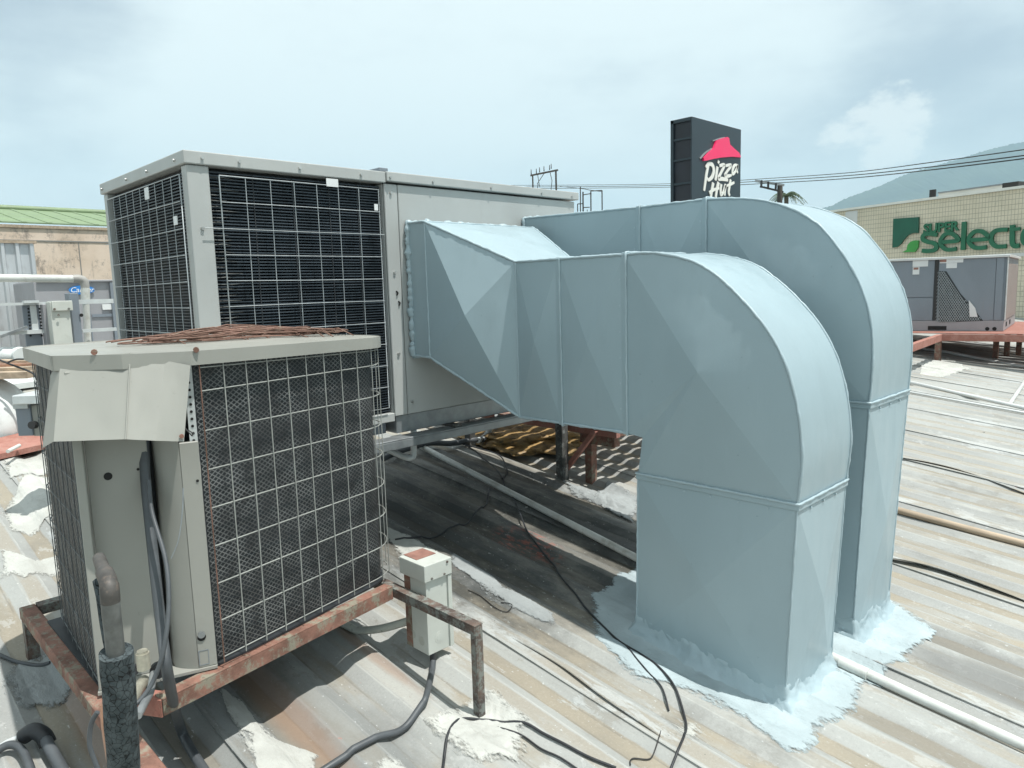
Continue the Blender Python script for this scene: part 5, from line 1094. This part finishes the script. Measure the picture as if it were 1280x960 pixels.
# triangular coil opening with expanded mesh
tri = [uq(1174, 339), uq(1183, 339), uq(1200, 366), uq(1214, 382), uq(1229, 401), uq(1173, 403)]
MB().prism([p + fn * .001 for p in tri], fn * .003).build('coil_opening', 'fin_deep', ru)
mm = MB()
def inside(u, z):
    P = [(ul(p), p.z) for p in tri]; c_ = False
    for i in range(len(P)):
        (x1, y1), (x2, y2) = P[i], P[i - 1]
        if (y1 > z) != (y2 > z) and u < (x2 - x1) * (z - y1) / (y2 - y1) + x1: c_ = not c_
    return c_
uu0, uu1 = min(ul(p) for p in tri), max(ul(p) for p in tri); st_u, st_z = .032, .026
nu_ = int((uu1 - uu0) / st_u) + 1; z = min(p.z for p in tri); row = 0
while z < max(p.z for p in tri):
    for i in range(nu_):
        u = uu0 + i * st_u
        if inside(u, z + .01):
            for (ua_, za_, ub_, zb_) in ((u, z, u + st_u / 2, z + st_z), (u + st_u / 2, z + st_z, u + st_u, z)):
                if row % 2: ua_ += st_u / 2; ub_ += st_u / 2
                mm.beam(upt(ua_, za_, .006), upt(ub_, zb_, .006), .0045, .007)
    z += st_z; row += 1
mm.build('expanded_mesh_guard', 'galvanised', ru, kind='stuff')
MB().prism([p + fn * .0125 for p in (uq(1211, 375), uq(1219, 385), uq(1222, 396), uq(1212, 396))], fn * .003).build('torn_flap', 'sticker', ru)
for (x0, y0, x1, y1) in ((1160, 407.5, 1183, 412.5),): a_, b_ = uq(x0, y0), uq(x1, y1); ubox(ul(a_), ul(b_), b_.z, a_.z, .001, .003, 'forklift_slot', 'hole_black')
for x in (1234, 1243): a_ = uq(x, 411); MB().cyl(a_ + fn * .001, a_ + fn * .003, .028, 14).build('pipe_hole', 'hole_black', ru)
sn = Vector((sdir.y, -sdir.x, 0)); sn = sn if sn.dot(CAM - c0) > 0 else -sn
for (a0_, a1_, z0_, z1_) in ((.35, .55, Z0 + .05, Z0 + .12), (1.0, 1.2, Z0 + .05, Z0 + .12)): MB().prism([c0 * 1 + sdir * a_ + sn * .002 + UP * (z_ - Z0) for a_, z_ in ((a0_, z0_), (a1_, z0_), (a1_, z1_), (a0_, z1_))], sn * .003).build('forklift_slot', 'hole_black', ru)
MB().prism([c0 + sdir * a_ + sn * .002 + UP * (z_ - Z0) for a_, z_ in ((.06, zbr + .01), (SL * .93, zbr + .01), (SL * .93, zru - .12), (.06, zru - .12))], sn * .01).build('side_panel', 'brown_panel', ru)
MB().prism([c0 + sdir * a_ + sn * .003 + UP * (z_ - Z0) for a_, z_ in ((.0, zbr + .004), (.055, zbr + .004), (.055, zru - .03), (.0, zru - .03))], sn * .012).build('corner_trim', 'galv_bright', ru)
# ------------------------------------------------------------------ poles, wires, palm, ladder cage
def pl(x, y, d): return atd(x, y, d)
p1_ = empty('utility_pole', pl(680, 400, 48), 'distant twin pole frame with a crossarm and insulators above the big unit', 'utility pole')
D1 = 48
for nm, x, y0 in (('post', 665.8, 219), ('post', 694.8, 212)):
    a_ = pl(x, y0, D1); MB().tube([(a_.x, a_.y, -5.1), a_], .05 if x < 680 else .06, 8).build(nm, 'pole_wood', p1_)
MB().beam(pl(663, 219.5, D1), pl(697.5, 212.5, D1), .12, .1).build('crossarm', 'pole_wood', p1_)
for x, y in ((664, 216), (670.5, 215), (674.5, 213.5), (680, 212), (687, 210.5), (689, 209)): b_ = pl(x, y + 2, D1); MB().tube([b_, b_ + Vector((0, 0, .32))], [.035, .02], 6).build('insulator', 'wire_dark', p1_)
for A_, B_ in (((672, 218), (674.5, 234)), ((680, 217), (671.5, 230)), ((687.5, 215), (690, 226)), ((690, 226), (688.5, 240)), ((672.5, 230), (671.5, 240))): MB().tube([pl(*A_, D1), pl(*B_, D1)], .022, 5).build('brace', 'wire_dark', p1_)
D2 = 34
p2_ = empty('utility_pole', pl(970, 400, D2), 'utility pole with a steel crossarm behind the curve of the taller duct', 'utility pole')
a_ = pl(975, 232, D2); MB().tube([(a_.x, a_.y, -5.1), a_], .12, 10).build('post', 'pole_wood', p2_)
MB().beam(pl(944, 226, D2), pl(980, 231.5, D2), .1, .1).build('crossarm', 'galvanised', p2_); MB().beam(pl(950, 233, D2), pl(979, 240, D2), .1, .07).build('crossarm', 'wire_dark', p2_)
for x, y in ((952, 225.5), (960.5, 227), (970, 229.5)): MB().beam(pl(x, y, D2 - .05), pl(x - .5, y + 9, D2 - .05), .08, .08).build('strut', 'wire_dark', p2_)
for i, (ya, yb, yc, yd, ye) in enumerate(((231.5, 227.5, 223.5, 216, 186), (233.5, 230, 226, 219.5, 194), (235.5, 232.5, 229, 223, 198))):
    pts = [pl(420, ya + 12, 58), pl(560, ya + 1.5, 52), pl(700, ya, D1), pl(800, ya - 1, 44), pl(880, yb + .4, 39), pl(953 + i * 5, yc, D2), pl(1060, yd, 27), pl(1170, (yd + ye) / 2 + 1.2, 20), pl(1330, ye - 6, 15)]
    cable(pts, .016 if i else .014, 'power_line', 'wire_dark', ['topmost of the three power lines crossing the sky', 'middle of the three power lines crossing the sky', 'lowest of the three power lines crossing the sky'][i], 'power line', 5, 'power lines over the roof', sm=8)
lc = empty('ladder_cage', pl(738, 420, 16), 'thin dark metal ladder frame just right of the big unit', 'ladder frame'); DL = 16
for (x, y0, y1, r) in ((725.4, 233, 275, .012), (728.7, 240, 275, .016), (738.5, 239, 275, .014), (752.5, 238, 275, .013), (734, 262, 275, .008)): MB().tube([pl(x, y0, DL), pl(x + .3, y1, DL)], r, 6).build('upright', 'wire_dark', lc)
for A_, B_ in (((739, 238.8), (752.5, 238)), ((729, 243.5), (738.5, 242)), ((729, 259.5), (737, 259)), ((722, 255), (729, 254.5)), ((722, 255), (722, 268))): MB().tube([pl(*A_, DL), pl(*B_, DL)], .011, 6).build('rung', 'wire_dark', lc)
cable([pl(700, 233, 30), pl(725, 235.5, 24), pl(740, 238, 17), pl(752, 239, 16)], .010, 'power_line', 'wire_dark', 'slack wire running to the dark ladder frame', 'wire', 5)
# palm behind the duct
DP = 42
pm = empty('palm_tree', pl(975, 420, DP), 'palm tree whose crown shows just above the taller duct', 'palm tree')
top = pl(983, 243, DP); MB().tube([(top.x, top.y, -5.2), (top.x + .1, top.y, -1), top], [.22, .17, .12], 10).build('trunk', 'trunk', pm)
fwv = RM @ Vector((0, 0, 1)); rtv = RM @ Vector((1, 0, 0))
for k in range(20):
    az = k / 20 * 2 * math.pi + random.uniform(-.15, .15); el = random.uniform(-.1, .75); L = random.uniform(1.0, 1.35); dv = Vector((math.cos(az), math.sin(az), 0)); mb = MB(); pts = []
    for i in range(11): t = i / 10; pts.append(top + dv * L * t * math.cos(el) + UP * (L * t * math.sin(el) - .85 * L * t * t))
    mb.tube(pts, [.02 * (1 - i / 12) for i in range(11)], 4)
    sd = dv.cross(UP).normalized()
    for i in range(1, 11):
        for f2 in (0, .5):
            a_ = pts[i - 1].lerp(pts[i], f2); l2 = .34 * (1 - abs(i / 11 - .35)) 
            for sgn in (1, -1):
                tip = a_ + sd * sgn * l2 * .8 + dv * l2 * .35 - UP * l2 * random.uniform(.35, .75); w_ = dv * .022
                mb.add([a_ - w_, a_ + w_, tip], [(0, 1, 2)])
    mb.build('frond', 'leaf_yellow' if k in (4,) else 'leaf', pm)
# ------------------------------------------------------------------ far air
hz = bpy.data.materials.new('thin_haze'); hz.use_nodes = True; n_ = hz.node_tree.nodes; n_.remove(n_['Principled BSDF'])
pvn = n_.new('ShaderNodeVolumePrincipled'); pvn.inputs['Density'].default_value = .00030; pvn.inputs['Color'].default_value = (.60, .85, 1.0, 1); pvn.inputs['Anisotropy'].default_value = 0
hz.node_tree.links.new(pvn.outputs[0], n_['Material Output'].inputs['Volume']); MATS['haze'] = hz
m = MB().bb((-3700, -3700, -6.4), (3700, 3700, 560)); tag(m.build('haze', 'haze'), kind='stuff')
sc.render.engine = 'CYCLES'
